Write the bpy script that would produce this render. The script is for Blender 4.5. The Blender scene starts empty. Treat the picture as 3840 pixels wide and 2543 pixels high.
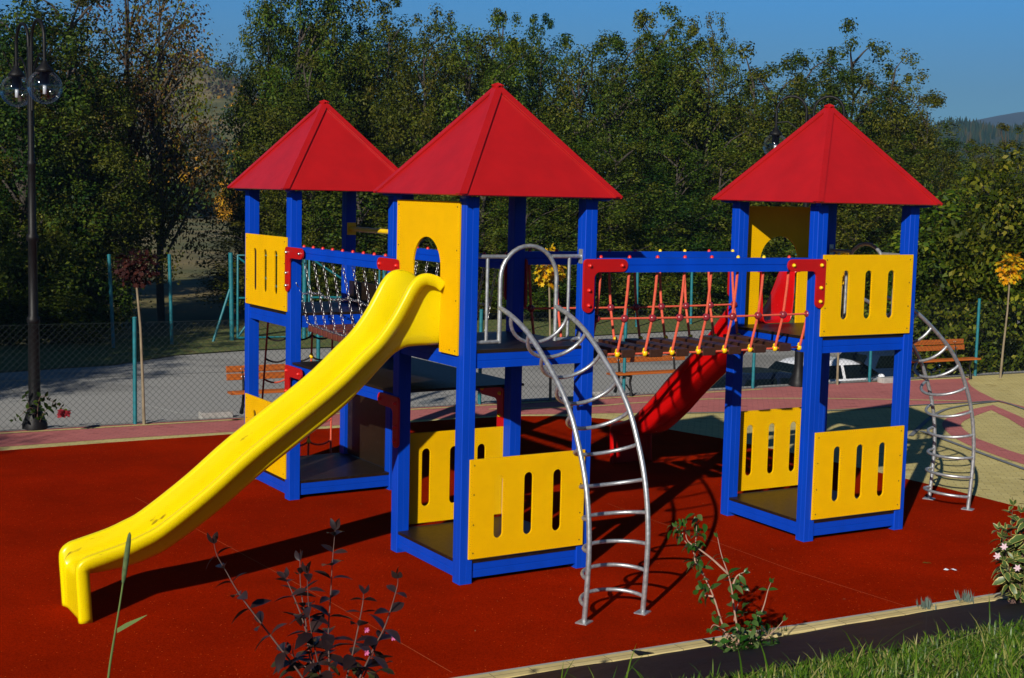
import bpy, math, random
import numpy as np
from mathutils import Vector, Matrix
from mathutils.geometry import tessellate_polygon

sc = bpy.context.scene
C = sc.collection
PI = math.pi
rnd = random.Random(7)
SC = 1.37            # modelling units -> metres, applied to every top-level object at the end

# ------------------------------------------------------------------ camera
F, PT, RO, H = 5238.1361, 0.1061, 0.0235, 3.0561      # focal length in px of a 3840 px frame, pitch, roll, height
fw = Vector((0, math.cos(PT), -math.sin(PT))); u0 = Vector((0, math.sin(PT), math.cos(PT))); r0 = Vector((1, 0, 0))
rt = r0 * math.cos(RO) + u0 * math.sin(RO); up = u0 * math.cos(RO) - r0 * math.sin(RO)
cam = bpy.data.cameras.new('camera'); co = bpy.data.objects.new('camera', cam); C.objects.link(co)
m = Matrix((rt, up, -fw)).transposed().to_4x4(); m.translation = Vector((0, 0, H)) * SC
co.matrix_world = m
cam.sensor_width = 36; cam.lens = 36 * F / 3840; cam.clip_start = 0.1; cam.clip_end = 12000
sc.camera = co
def at(px, py, Y):
    """world point on the sight line of source pixel (px, py) at depth Y"""
    v = fw + rt * ((px - 1920) / F) - up * ((py - 1271.5) / F)
    return Vector((0, 0, H)) + v * (Y / v.y)

# ------------------------------------------------------------------ world, sun, exposure
SAZ, SEL = math.radians(69.3), math.radians(24.8)       # direction the light travels in plan, sun elevation
w = bpy.data.worlds.new('World'); sc.world = w; w.use_nodes = True
nt = w.node_tree; bg = nt.nodes['Background']
sky = nt.nodes.new('ShaderNodeTexSky'); sky.sky_type = 'NISHITA'; sky.sun_disc = False
sky.sun_elevation = SEL; sky.sun_rotation = math.atan2(-math.cos(SAZ), -math.sin(SAZ))
sky.altitude = 800; sky.air_density = 1.0; sky.dust_density = 0.0; sky.ozone_density = 3.0
tint = nt.nodes.new('ShaderNodeMix'); tint.data_type = 'RGBA'; tint.blend_type = 'MULTIPLY'; tint.inputs[0].default_value = 1.0
tint.inputs[7].default_value = (0.56, 1.60, 2.84, 1)    # clear, deep blue autumn air
nt.links.new(sky.outputs['Color'], tint.inputs[6])
tcw = nt.nodes.new('ShaderNodeTexCoord'); spw = nt.nodes.new('ShaderNodeSeparateXYZ'); nt.links.new(tcw.outputs['Generated'], spw.inputs[0])
rpw = nt.nodes.new('ShaderNodeValToRGB'); nt.links.new(spw.outputs['Z'], rpw.inputs['Fac'])   # greyer at the horizon, deepening towards the zenith
el = rpw.color_ramp.elements; [el.new(0.5) for _ in range(3)]
for q, (p, c) in zip(el, ((0.04, (0.60, 0.40, 0.28)), (0.075, (0.57, 0.42, 0.31)), (0.15, (0.43, 0.64, 0.58)), (0.30, (0.24, 0.31, 0.29)), (1.0, (0.12, 0.15, 0.15)))): q.position = p; q.color = (*c, 1)
grd = nt.nodes.new('ShaderNodeMix'); grd.data_type = 'RGBA'; grd.blend_type = 'MULTIPLY'; grd.inputs[0].default_value = 1.0
nt.links.new(tint.outputs[2], grd.inputs[6]); nt.links.new(rpw.outputs['Color'], grd.inputs[7]); nt.links.new(grd.outputs[2], bg.inputs['Color']); bg.inputs['Strength'].default_value = 0.05
sd = bpy.data.lights.new('sun', 'SUN'); sd.energy = 5.0; sd.angle = math.radians(0.5); sd.color = (1.0, 0.93, 0.82)
so = bpy.data.objects.new('sun', sd); C.objects.link(so)
dirv = Vector((math.cos(SAZ) * math.cos(SEL), math.sin(SAZ) * math.cos(SEL), -math.sin(SEL)))
so.rotation_euler = dirv.to_track_quat('-Z', 'Y').to_euler(); so.location = (-20, -40, 40)
sc.view_settings.view_transform = 'Standard'; sc.view_settings.look = 'None'
sc.view_settings.exposure = 0.08; sc.view_settings.gamma = 1.0; sc.view_settings.use_curve_mapping = False
sc.cycles.max_bounces = 6; sc.cycles.diffuse_bounces = 2; sc.cycles.transparent_max_bounces = 12

# ------------------------------------------------------------------ materials
def lin(r, g, b):
    f = lambda c: c / 12.92 if c <= 0.04045 else ((c + 0.055) / 1.055) ** 2.4
    return (f(r / 255), f(g / 255), f(b / 255), 1)
def new_mat(name):
    mt = bpy.data.materials.new(name); mt.use_nodes = True
    return mt, mt.node_tree, mt.node_tree.nodes['Principled BSDF']
def node(t, kind, **kw):
    n = t.nodes.new(kind)
    for k, v in kw.items():
        if k in n.inputs: n.inputs[k].default_value = v
        else: setattr(n, k, v)
    return n
def ramp(t, fac, stops, interp='LINEAR'):
    n = t.nodes.new('ShaderNodeValToRGB'); n.color_ramp.interpolation = interp
    e = n.color_ramp.elements
    while len(e) < len(stops): e.new(0.5)
    for q, (p, c) in zip(e, stops): q.position = p; q.color = c if len(c) == 4 else (*c, 1)
    t.links.new(fac, n.inputs['Fac']); return n.outputs['Color']
def coord(t, kind='Object', scale=(1, 1, 1)):
    tc = t.nodes.new('ShaderNodeTexCoord'); mp = node(t, 'ShaderNodeMapping'); mp.inputs['Scale'].default_value = scale
    t.links.new(tc.outputs[kind], mp.inputs['Vector']); return mp.outputs['Vector']
def noise(t, vec, scale, detail=4, rough=0.55):
    n = node(t, 'ShaderNodeTexNoise', Scale=scale, Detail=detail, Roughness=rough); t.links.new(vec, n.inputs['Vector']); return n.outputs['Fac']
def mixc(t, fac, a, b, mode='MIX'):
    n = t.nodes.new('ShaderNodeMix'); n.data_type = 'RGBA'; n.blend_type = mode
    for s, v in ((n.inputs[0], fac), (n.inputs[6], a), (n.inputs[7], b)):
        if hasattr(v, 'is_linked') or hasattr(v, 'links'): t.links.new(v, s)
        else: s.default_value = v
    return n.outputs[2]
def bump(t, h, strength, dist=0.01):
    n = node(t, 'ShaderNodeBump', Strength=strength, Distance=dist); t.links.new(h, n.inputs['Height']); return n.outputs['Normal']
def paint(name, col, rough=0.4, var=0.12, scale=(3, 3, 3), bs=0.05, bscale=60, metal=0.0, spec=0.5, grime=None, scuff=None):
    mt, t, p = new_mat(name); v = coord(t, 'Object', scale)
    n = noise(t, v, 2.5, 5)
    dark = tuple(c * (1 - var) for c in col[:3]) + (1,); lite = tuple(min(1, c * (1 + var)) for c in col[:3]) + (1,)
    c = ramp(t, n, [(0.3, dark), (0.7, lite)])
    if grime:
        g = noise(t, v, 9, 8, 0.7); f = ramp(t, g, [(0.58, (0, 0, 0, 1)), (0.72, (1, 1, 1, 1))])
        c = mixc(t, f, c, grime)
    if scuff:
        g = noise(t, v, 3.2, 3, 0.5); f = ramp(t, g, [(0.70, (0, 0, 0, 1)), (0.74, (1, 1, 1, 1))]); c = mixc(t, f, c, scuff)
    t.links.new(c, p.inputs['Base Color'])
    rr = node(t, 'ShaderNodeMapRange'); rr.inputs['To Min'].default_value = rough * 0.85; rr.inputs['To Max'].default_value = rough * 1.2
    t.links.new(noise(t, v, 12, 4), rr.inputs['Value']); t.links.new(rr.outputs[0], p.inputs['Roughness'])
    p.inputs['Metallic'].default_value = metal; p.inputs['Specular IOR Level'].default_value = spec
    if bs: t.links.new(bump(t, noise(t, v, bscale, 3), bs, 0.004), p.inputs['Normal'])
    return mt
M = {}
M['blue'] = paint('blue_paint', (0.0004, 0.046, 0.44, 1), 0.45, 0.10, (2, 2, 0.5), 0.06, 40, spec=0.18)
M['yellow'] = paint('yellow_board', (0.72, 0.40, 0.0005, 1), 0.42, 0.04, (2, 2, 2), 0.02, 80, spec=0.08)
M['slide_yellow'] = paint('yellow_plastic', (0.76, 0.60, 0.001, 1), 0.28, 0.04, (1.3, 26, 1.3), 0.0, 40, spec=0.35, scuff=(0.28, 0.20, 0.01, 1))
M['red_roof'] = paint('red_roof_board', (0.39, 0.007, 0.008, 1), 0.36, 0.10, (2, 2, 2), 0.02, 80, spec=0.45)
M['red'] = paint('red_board', (0.42, 0.004, 0.004, 1), 0.38, 0.06, (3, 3, 3), 0.03, 80)
M['slide_red'] = paint('red_plastic', (0.52, 0.003, 0.003, 1), 0.25, 0.05, (2, 2, 2), 0.02, 40)
M['cap_red'] = paint('red_cap', (0.62, 0.02, 0.012, 1), 0.3)
M['cap_yellow'] = paint('yellow_cap', (0.80, 0.52, 0.004, 1), 0.3)
M['dark_red'] = paint('dark_red_ball', (0.22, 0.02, 0.03, 1), 0.25)
M['rope'] = paint('coral_rope', (0.62, 0.09, 0.045, 1), 0.8, 0.2, (30, 30, 30), 0.3, 30)
M['rope_shaded'] = paint('shaded_rope', (0.015, 0.010, 0.010, 1), 0.8, 0.2, (30, 30, 30), 0.3, 30)  # net rope with its shade painted into the colour
M['deck'] = paint('film_faced_plywood', (0.014, 0.008, 0.004, 1), 0.42, 0.3, (3, 3, 3), 0.06, 150, spec=0.35, grime=(0.05, 0.045, 0.038, 1))
M['steel'] = paint('galvanised_steel', (0.42, 0.44, 0.46, 1), 0.42, 0.28, (14, 14, 14), 0.08, 60, metal=0.7)
M['chain'] = paint('steel_chain', (0.50, 0.50, 0.50, 1), 0.35, 0.1, (9, 9, 9), 0, metal=1.0)
M['bolt'] = paint('bolt', (0.6, 0.6, 0.6, 1), 0.3, 0.1, metal=1.0, bs=0)
M['screw'] = paint('screw_head', (0.03, 0.02, 0.01, 1), 0.5, bs=0)
M['black_iron'] = paint('black_iron', (0.005, 0.005, 0.006, 1), 0.5, 0.3, (6, 6, 6), 0.1, 50, spec=0.25)
M['teal'] = paint('teal_paint', (0.004, 0.13, 0.16, 1), 0.5, 0.25, (6, 6, 6), 0.1, 40)
M['wire'] = paint('fence_wire', (0.008, 0.018, 0.018, 1), 0.5, 0.2, (5, 5, 5), 0)
M['concrete'] = paint('concrete', (0.33, 0.32, 0.30, 1), 0.9, 0.2, (5, 5, 5), 0.3, 30)
M['white'] = paint('white_paper', (0.8, 0.8, 0.82, 1), 0.7, 0.05)
M['bark'] = paint('bark', (0.045, 0.036, 0.028, 1), 0.9, 0.4, (3, 3, 1), 0.5, 25)
M['sap_bark'] = paint('sapling_bark', (0.20, 0.16, 0.10, 1), 0.85, 0.25, (8, 8, 3), 0.3, 30)
M['twig_pink'] = paint('pinkish_twig', (0.36, 0.22, 0.16, 1), 0.8, 0.25, (10, 10, 10), 0.2, 30)
M['twig_dark'] = paint('dark_twig', (0.10, 0.055, 0.045, 1), 0.8, 0.3, (10, 10, 10), 0.2, 30)
M['car_dark'] = paint('dark_blue_car_paint', (0.006, 0.012, 0.03, 1), 0.22, 0.1, bs=0)
M['car_silver'] = paint('silver_car_paint', (0.72, 0.75, 0.8, 1), 0.25, 0.05, bs=0)
M['car_navy'] = paint('navy_car_paint', (0.008, 0.02, 0.05, 1), 0.22, 0.1, bs=0)
M['car_glass'] = paint('car_glass', (0.003, 0.006, 0.007, 1), 0.06, 0.1, bs=0, spec=0.35)
M['rubber_tyre'] = paint('tyre', (0.012, 0.012, 0.012, 1), 0.85, 0.2)
M['lamp_white'] = paint('headlamp', (0.6, 0.62, 0.65, 1), 0.1, 0.05, bs=0)
M['plush_green'] = paint('green_plush', (0.12, 0.5, 0.02, 1), 0.9)
M['sign_white'] = paint('white_plaster', (0.7, 0.68, 0.62, 1), 0.9, 0.06)
M['roof_tile'] = paint('brown_red_tile', (0.12, 0.03, 0.022, 1), 0.8, 0.3, (3, 3, 3), 0.3, 20)
M['dark_glass'] = paint('house_window', (0.01, 0.012, 0.015, 1), 0.1, bs=0)
M['petal'] = paint('pink_petal', (0.45, 0.08, 0.22, 1), 0.6, 0.2)
M['petal_pale'] = paint('pale_petal', (0.62, 0.45, 0.5, 1), 0.6, 0.15)
M['rose'] = paint('red_rose', (0.22, 0.01, 0.02, 1), 0.6, 0.3)
M['seedhead'] = paint('seed_head', (0.09, 0.13, 0.045, 1), 0.9, 0.35, (60, 60, 30), 0.8, 20)
M['stalk'] = paint('grass_stalk', (0.10, 0.14, 0.03, 1), 0.7, 0.2)

def wood(name, a, b, sc3):
    mt, t, p = new_mat(name); v = coord(t, 'Object', sc3)
    n = noise(t, v, 3, 6, 0.6); c = ramp(t, n, [(0.25, a), (0.75, b)])
    t.links.new(c, p.inputs['Base Color']); p.inputs['Roughness'].default_value = 0.45
    t.links.new(bump(t, n, 0.15, 0.004), p.inputs['Normal']); return mt
M['bench_wood'] = wood('varnished_bench_wood', (0.30, 0.065, 0.008, 1), (0.48, 0.13, 0.014, 1), (1.2, 14, 14))
M['plank_brown'] = wood('dark_brown_plank', (0.028, 0.010, 0.005, 1), (0.055, 0.021, 0.010, 1), (14, 1.5, 14))
M['plank_red'] = wood('reddish_brown_plank', (0.085, 0.022, 0.010, 1), (0.16, 0.042, 0.018, 1), (1.5, 14, 14))

def leaf_mat(name, cols, rough=0.5, trans=0.22, spec=0.12, objvar=0.12):
    mt, t, p = new_mat(name); g = t.nodes.new('ShaderNodeNewGeometry'); oi = t.nodes.new('ShaderNodeObjectInfo')
    k = len(cols); c = ramp(t, g.outputs['Random Per Island'], [((i / (k - 1)) ** 0.8 if k > 1 else 0, q) for i, q in enumerate(cols)])
    hs = node(t, 'ShaderNodeHueSaturation'); t.links.new(c, hs.inputs['Color'])
    mr = node(t, 'ShaderNodeMapRange'); mr.inputs['To Min'].default_value = 0.5 - objvar * 0.25; mr.inputs['To Max'].default_value = 0.5 + objvar * 0.25
    t.links.new(oi.outputs['Random'], mr.inputs['Value']); t.links.new(mr.outputs[0], hs.inputs['Hue'])
    mv = node(t, 'ShaderNodeMapRange'); mv.inputs['To Min'].default_value = 1 - objvar * 2; mv.inputs['To Max'].default_value = 1 + objvar * 2
    ml = node(t, 'ShaderNodeMath', operation='FRACT'); mm = node(t, 'ShaderNodeMath', operation='MULTIPLY'); mm.inputs[1].default_value = 7.31
    t.links.new(oi.outputs['Random'], mm.inputs[0]); t.links.new(mm.outputs[0], ml.inputs[0]); t.links.new(ml.outputs[0], mv.inputs['Value'])
    t.links.new(mv.outputs[0], hs.inputs['Value'])
    t.links.new(hs.outputs['Color'], p.inputs['Base Color']); p.inputs['Roughness'].default_value = rough
    p.inputs['Specular IOR Level'].default_value = spec
    tr = t.nodes.new('ShaderNodeBsdfTranslucent'); t.links.new(hs.outputs['Color'], tr.inputs['Color'])
    mx = t.nodes.new('ShaderNodeMixShader'); mx.inputs[0].default_value = trans
    t.links.new(p.outputs[0], mx.inputs[1]); t.links.new(tr.outputs[0], mx.inputs[2])
    t.links.new(mx.outputs[0], t.nodes['Material Output'].inputs['Surface']); return mt
M['leaf_green'] = leaf_mat('leaf_green', [(0.016, 0.032, 0.003, 1), (0.034, 0.056, 0.004, 1), (0.060, 0.088, 0.006, 1), (0.11, 0.135, 0.014, 1)])
M['leaf_dark'] = leaf_mat('leaf_dark_green', [(0.007, 0.020, 0.003, 1), (0.016, 0.038, 0.004, 1), (0.040, 0.070, 0.007, 1)])
M['leaf_olive'] = leaf_mat('leaf_olive', [(0.030, 0.038, 0.003, 1), (0.056, 0.070, 0.005, 1), (0.085, 0.092, 0.008, 1), (0.12, 0.12, 0.014, 1)])
M['leaf_brown'] = leaf_mat('leaf_brown_autumn', [(0.030, 0.026, 0.008, 1), (0.065, 0.040, 0.008, 1), (0.12, 0.055, 0.008, 1), (0.05, 0.05, 0.012, 1)])
M['leaf_bright'] = leaf_mat('leaf_bright_green', [(0.022, 0.050, 0.003, 1), (0.045, 0.085, 0.005, 1), (0.10, 0.14, 0.008, 1), (0.22, 0.23, 0.02, 1)])
M['leaf_gold'] = leaf_mat('leaf_golden', [(0.36, 0.16, 0.004, 1), (0.58, 0.28, 0.006, 1), (0.68, 0.40, 0.012, 1)], objvar=0.02)
M['leaf_maple'] = leaf_mat('leaf_orange_maple', [(0.52, 0.18, 0.004, 1), (0.64, 0.33, 0.004, 1), (0.68, 0.42, 0.008, 1), (0.46, 0.38, 0.02, 1)], objvar=0)
M['leaf_maroon'] = leaf_mat('leaf_maroon', [(0.018, 0.006, 0.006, 1), (0.035, 0.010, 0.009, 1), (0.06, 0.018, 0.012, 1)], objvar=0)
M['leaf_purple'] = leaf_mat('leaf_purple', [(0.014, 0.007, 0.008, 1), (0.024, 0.012, 0.012, 1), (0.040, 0.022, 0.020, 1)], 0.35, 0.15, 0.5, 0)
M['leaf_purple_green'] = leaf_mat('leaf_dull_olive', [(0.022, 0.022, 0.010, 1), (0.045, 0.045, 0.014, 1)], 0.4, 0.25, 0.4, 0)
M['leaf_dogwood'] = leaf_mat('leaf_fresh_green', [(0.012, 0.06, 0.006, 1), (0.03, 0.10, 0.010, 1), (0.065, 0.13, 0.030, 1), (0.11, 0.16, 0.05, 1)], 0.3, 0.3, 0.5, 0)
M['leaf_grey'] = leaf_mat('leaf_grey_green', [(0.10, 0.15, 0.13, 1), (0.16, 0.21, 0.18, 1)], 0.7, 0.2, 0.2, 0)
M['grass'] = leaf_mat('grass_blades', [(0.03, 0.085, 0.004, 1), (0.07, 0.16, 0.007, 1), (0.13, 0.22, 0.016, 1), (0.36, 0.32, 0.11, 1)], 0.4, 0.35, 0.4, 0)
M['conifer'] = leaf_mat('conifer', [(0.010, 0.026, 0.014, 1), (0.018, 0.040, 0.018, 1), (0.06, 0.05, 0.012, 1)], 0.8, 0.1, 0.1, 0)
def variegated():
    mt, t, p = new_mat('leaf_variegated'); uv = t.nodes.new('ShaderNodeUVMap')
    sp = t.nodes.new('ShaderNodeSeparateXYZ'); t.links.new(uv.outputs[0], sp.inputs[0])
    nz = noise(t, coord(t, 'Object', (40, 40, 40)), 1.5, 3); ad = node(t, 'ShaderNodeMath', operation='MULTIPLY_ADD'); ad.inputs[1].default_value = 0.5
    t.links.new(nz, ad.inputs[0]); t.links.new(sp.outputs[0], ad.inputs[2])
    c = ramp(t, ad.outputs[0], [(0.78, (0.05, 0.09, 0.02, 1)), (0.90, (0.38, 0.34, 0.10, 1))])
    t.links.new(c, p.inputs['Base Color']); p.inputs['Roughness'].default_value = 0.45; return mt
M['leaf_var'] = variegated()

def rubber_mat():
    mt, t, p = new_mat('red_rubber_granulate'); v = coord(t)
    n1 = noise(t, v, 120, 3, 0.7); n2 = noise(t, v, 1.1, 5, 0.6)
    c = ramp(t, n1, [(0.30, (0.15, 0.005, 0.0003, 1)), (0.5, (0.28, 0.011, 0.0004, 1)), (0.70, (0.40, 0.022, 0.0010, 1))])
    c2 = ramp(t, n2, [(0.3, (0.78, 0.78, 0.78, 1)), (0.7, (1.1, 1.1, 1.1, 1))]); c = mixc(t, 1.0, c, c2, 'MULTIPLY')
    n3 = noise(t, v, 0.35, 6, 0.65); c = mixc(t, 1.0, c, ramp(t, n3, [(0.35, (0.86, 0.86, 0.86, 1)), (0.6, (1.06, 1.08, 1.1, 1))]), 'MULTIPLY')
    vo = node(t, 'ShaderNodeTexVoronoi', Scale=42); t.links.new(v, vo.inputs['Vector'])
    dist = ramp(t, vo.outputs['Distance'], [(0.13, (1, 1, 1, 1)), (0.21, (0, 0, 0, 1))])
    sepc = t.nodes.new('ShaderNodeSeparateColor'); t.links.new(vo.outputs['Color'], sepc.inputs[0])
    pick = ramp(t, sepc.outputs[0], [(0.86, (0, 0, 0, 1)), (0.9, (1, 1, 1, 1))])
    f = mixc(t, 1.0, dist, pick, 'MULTIPLY'); c = mixc(t, f, c, (0.62, 0.14, 0.04, 1))
    t.links.new(c, p.inputs['Base Color'])
    rg = ramp(t, sepc.outputs[1], [(0.0, (0.35,) * 3), (1, (0.95,) * 3)]); t.links.new(rg, p.inputs['Roughness'])
    p.inputs['Specular IOR Level'].default_value = 0.0
    t.links.new(bump(t, n1, 0.7, 0.006), p.inputs['Normal']); return mt
M['rubber'] = rubber_mat()
def paver_mat(name, a, b, stain, mortar):
    mt, t, p = new_mat(name); v = coord(t)
    rot = node(t, 'ShaderNodeMapping'); rot.inputs['Rotation'].default_value = (0, 0, 0.15); t.links.new(v, rot.inputs['Vector'])
    br = node(t, 'ShaderNodeTexBrick', Scale=1.0); br.inputs['Brick Width'].default_value = 0.16; br.inputs['Row Height'].default_value = 0.075
    br.inputs['Mortar Size'].default_value = 0.004; br.inputs['Color1'].default_value = a; br.inputs['Color2'].default_value = b; br.inputs['Mortar'].default_value = mortar
    t.links.new(rot.outputs[0], br.inputs['Vector'])
    st = noise(t, coord(t, 'Object', (1, 2.2, 1)), 2.4, 5, 0.62); f1 = ramp(t, st, [(0.54, (0, 0, 0, 1)), (0.64, (1, 1, 1, 1))])
    br2 = node(t, 'ShaderNodeTexBrick', Scale=1.0); br2.inputs['Brick Width'].default_value = 0.16; br2.inputs['Row Height'].default_value = 0.075
    br2.inputs['Mortar Size'].default_value = 0.0; br2.inputs['Color1'].default_value = (0, 0, 0, 1); br2.inputs['Color2'].default_value = (1, 1, 1, 1)
    t.links.new(rot.outputs[0], br2.inputs['Vector']); f2 = ramp(t, br2.outputs['Color'], [(0.68, (0, 0, 0, 1)), (0.8, (1, 1, 1, 1))])
    f = mixc(t, 1.0, f1, f2, 'MULTIPLY'); fm = node(t, 'ShaderNodeMath', operation='MULTIPLY'); fm.inputs[1].default_value = 0.8; t.links.new(f, fm.inputs[0])
    c = mixc(t, fm.outputs[0], br.outputs['Color'], stain)
    gr = noise(t, v, 0.9, 6, 0.6); c = mixc(t, 1.0, c, ramp(t, gr, [(0.3, (0.82, 0.82, 0.82, 1)), (0.7, (1.06, 1.06, 1.06, 1))]), 'MULTIPLY')
    t.links.new(c, p.inputs['Base Color']); p.inputs['Roughness'].default_value = 0.85
    t.links.new(bump(t, br.outputs['Fac'], -0.3, 0.004), p.inputs['Normal']); return mt
M['cream'] = paver_mat('cream_pavers', (0.54, 0.45, 0.16, 1), (0.62, 0.53, 0.21, 1), (0.28, 0.20, 0.04, 1), (0.30, 0.24, 0.10, 1))
M['pink'] = paver_mat('pink_pavers', (0.46, 0.13, 0.12, 1), (0.52, 0.16, 0.145, 1), (0.24, 0.05, 0.045, 1), (0.30, 0.09, 0.08, 1))
M['grey_line'] = paint('grey_pavers', (0.16, 0.17, 0.18, 1), 0.85, 0.15)
M['seam'] = paint('orange_seam', (0.36, 0.06, 0.006, 1), 0.8, 0.3, (20, 20, 20))
M['white_line'] = paint('worn_white_line', (0.42, 0.42, 0.40, 1), 0.8, 0.3, (8, 8, 8))
def asphalt():
    mt, t, p = new_mat('asphalt'); v = coord(t); n1 = noise(t, v, 60, 3, 0.7); n2 = noise(t, coord(t, 'Object', (0.6, 1.4, 1)), 0.35, 5, 0.55)
    c = ramp(t, n1, [(0.3, (0.25, 0.25, 0.235, 1)), (0.7, (0.37, 0.365, 0.345, 1))])
    c = mixc(t, 1.0, c, ramp(t, n2, [(0.40, (0.72, 0.72, 0.72, 1)), (0.5, (1, 1, 1, 1))]), 'MULTIPLY')
    t.links.new(c, p.inputs['Base Color']); p.inputs['Roughness'].default_value = 0.85; t.links.new(bump(t, n1, 0.4, 0.01), p.inputs['Normal']); return mt
M['asphalt'] = asphalt()
def fabric():
    mt, t, p = new_mat('black_weed_fabric'); v = coord(t)
    n = noise(t, coord(t, 'Object', (3, 1.2, 1)), 1.6, 5, 0.6)
    br = node(t, 'ShaderNodeTexBrick', Scale=1.0, offset=0.0); br.inputs['Brick Width'].default_value = 0.62; br.inputs['Row Height'].default_value = 0.55
    br.inputs['Mortar Size'].default_value = 0.0025; br.inputs['Color1'].default_value = br.inputs['Color2'].default_value = (0, 0, 0, 1); br.inputs['Mortar'].default_value = (1, 1, 1, 1)
    wv = node(t, 'ShaderNodeMapping'); wv.inputs['Rotation'].default_value = (0, 0, 0.3); t.links.new(v, wv.inputs['Vector']); t.links.new(wv.outputs[0], br.inputs['Vector'])
    c = ramp(t, n, [(0.3, (0.003, 0.003, 0.005, 1)), (0.7, (0.009, 0.009, 0.012, 1))]); fm = node(t, 'ShaderNodeMath', operation='MULTIPLY'); fm.inputs[1].default_value = 0.25
    t.links.new(br.outputs['Color'], fm.inputs[0]); c = mixc(t, fm.outputs[0], c, (0.05, 0.09, 0.11, 1))
    t.links.new(c, p.inputs['Base Color']); p.inputs['Roughness'].default_value = 0.6; p.inputs['Specular IOR Level'].default_value = 0.16
    t.links.new(bump(t, n, 0.5, 0.05), p.inputs['Normal']); return mt
M['fabric'] = fabric()
def soil(name, stops, s=6):
    mt, t, p = new_mat(name); v = coord(t); n = noise(t, v, s, 8, 0.7)
    t.links.new(ramp(t, n, stops), p.inputs['Base Color']); p.inputs['Roughness'].default_value = 0.95
    t.links.new(bump(t, n, 0.6, 0.03), p.inputs['Normal']); return mt
M['bank'] = soil('bank_turf', [(0.3, (0.02, 0.035, 0.006, 1)), (0.6, (0.05, 0.07, 0.014, 1)), (0.8, (0.11, 0.10, 0.04, 1))], 14)
M['verge'] = soil('verge_grass', [(0.3, (0.045, 0.075, 0.010, 1)), (0.5, (0.09, 0.12, 0.018, 1)), (0.62, (0.14, 0.12, 0.03, 1)), (0.75, (0.16, 0.075, 0.02, 1))], 3)
def terrain_mat():
    mt, t, p = new_mat('autumn_meadow'); v = coord(t); n1 = noise(t, v, 0.035, 6, 0.6); n2 = noise(t, v, 0.5, 8, 0.7)
    c = ramp(t, n1, [(0.30, (0.04, 0.055, 0.008, 1)), (0.44, (0.10, 0.10, 0.018, 1)), (0.52, (0.20, 0.15, 0.05, 1)), (0.60, (0.08, 0.08, 0.014, 1)), (0.72, (0.16, 0.08, 0.014, 1))])
    c = mixc(t, 1.0, c, ramp(t, n2, [(0.3, (0.55, 0.55, 0.55, 1)), (0.7, (1.2, 1.2, 1.2, 1))]), 'MULTIPLY')
    t.links.new(c, p.inputs['Base Color']); p.inputs['Roughness'].default_value = 0.95; return mt
M['terrain'] = terrain_mat()
M['far_forest'] = soil('far_forest_cover', [(0.35, (0.012, 0.024, 0.010, 1)), (0.6, (0.028, 0.042, 0.014, 1)), (0.75, (0.05, 0.04, 0.014, 1))], 0.05)
def kerb_mat():
    mt, t, p = new_mat('cream_kerb'); v = coord(t)
    br = node(t, 'ShaderNodeTexBrick', Scale=1.0, offset=0.0); br.inputs['Brick Width'].default_value = 0.28; br.inputs['Row Height'].default_value = 5
    br.inputs['Mortar Size'].default_value = 0.004; br.inputs['Color1'].default_value = (0.60, 0.48, 0.20, 1); br.inputs['Color2'].default_value = (0.66, 0.54, 0.25, 1); br.inputs['Mortar'].default_value = (0.3, 0.24, 0.1, 1)
    t.links.new(v, br.inputs['Vector']); n = noise(t, v, 5, 6, 0.6)
    c = mixc(t, 1.0, br.outputs['Color'], ramp(t, n, [(0.3, (0.75, 0.75, 0.75, 1)), (0.6, (1, 1, 1, 1))]), 'MULTIPLY')
    t.links.new(c, p.inputs['Base Color']); p.inputs['Roughness'].default_value = 0.9; return mt
M['kerb'] = kerb_mat()
def glass_mat():
    mt, t, p = new_mat('clear_globe'); tr = t.nodes.new('ShaderNodeBsdfTransparent'); tr.inputs['Color'].default_value = (0.90, 0.93, 0.96, 1)
    gl = node(t, 'ShaderNodeBsdfGlossy', Roughness=0.04); lw = node(t, 'ShaderNodeLayerWeight', Blend=0.18)
    mx = t.nodes.new('ShaderNodeMixShader'); fr_ = node(t, 'ShaderNodeMapRange'); fr_.inputs['To Min'].default_value = 0.07; fr_.inputs['To Max'].default_value = 0.5; t.links.new(lw.outputs['Fresnel'], fr_.inputs['Value']); t.links.new(fr_.outputs[0], mx.inputs[0]); t.links.new(tr.outputs[0], mx.inputs[1]); t.links.new(gl.outputs[0], mx.inputs[2])
    t.links.new(mx.outputs[0], t.nodes['Material Output'].inputs['Surface']); return mt
M['globe'] = glass_mat()

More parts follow.
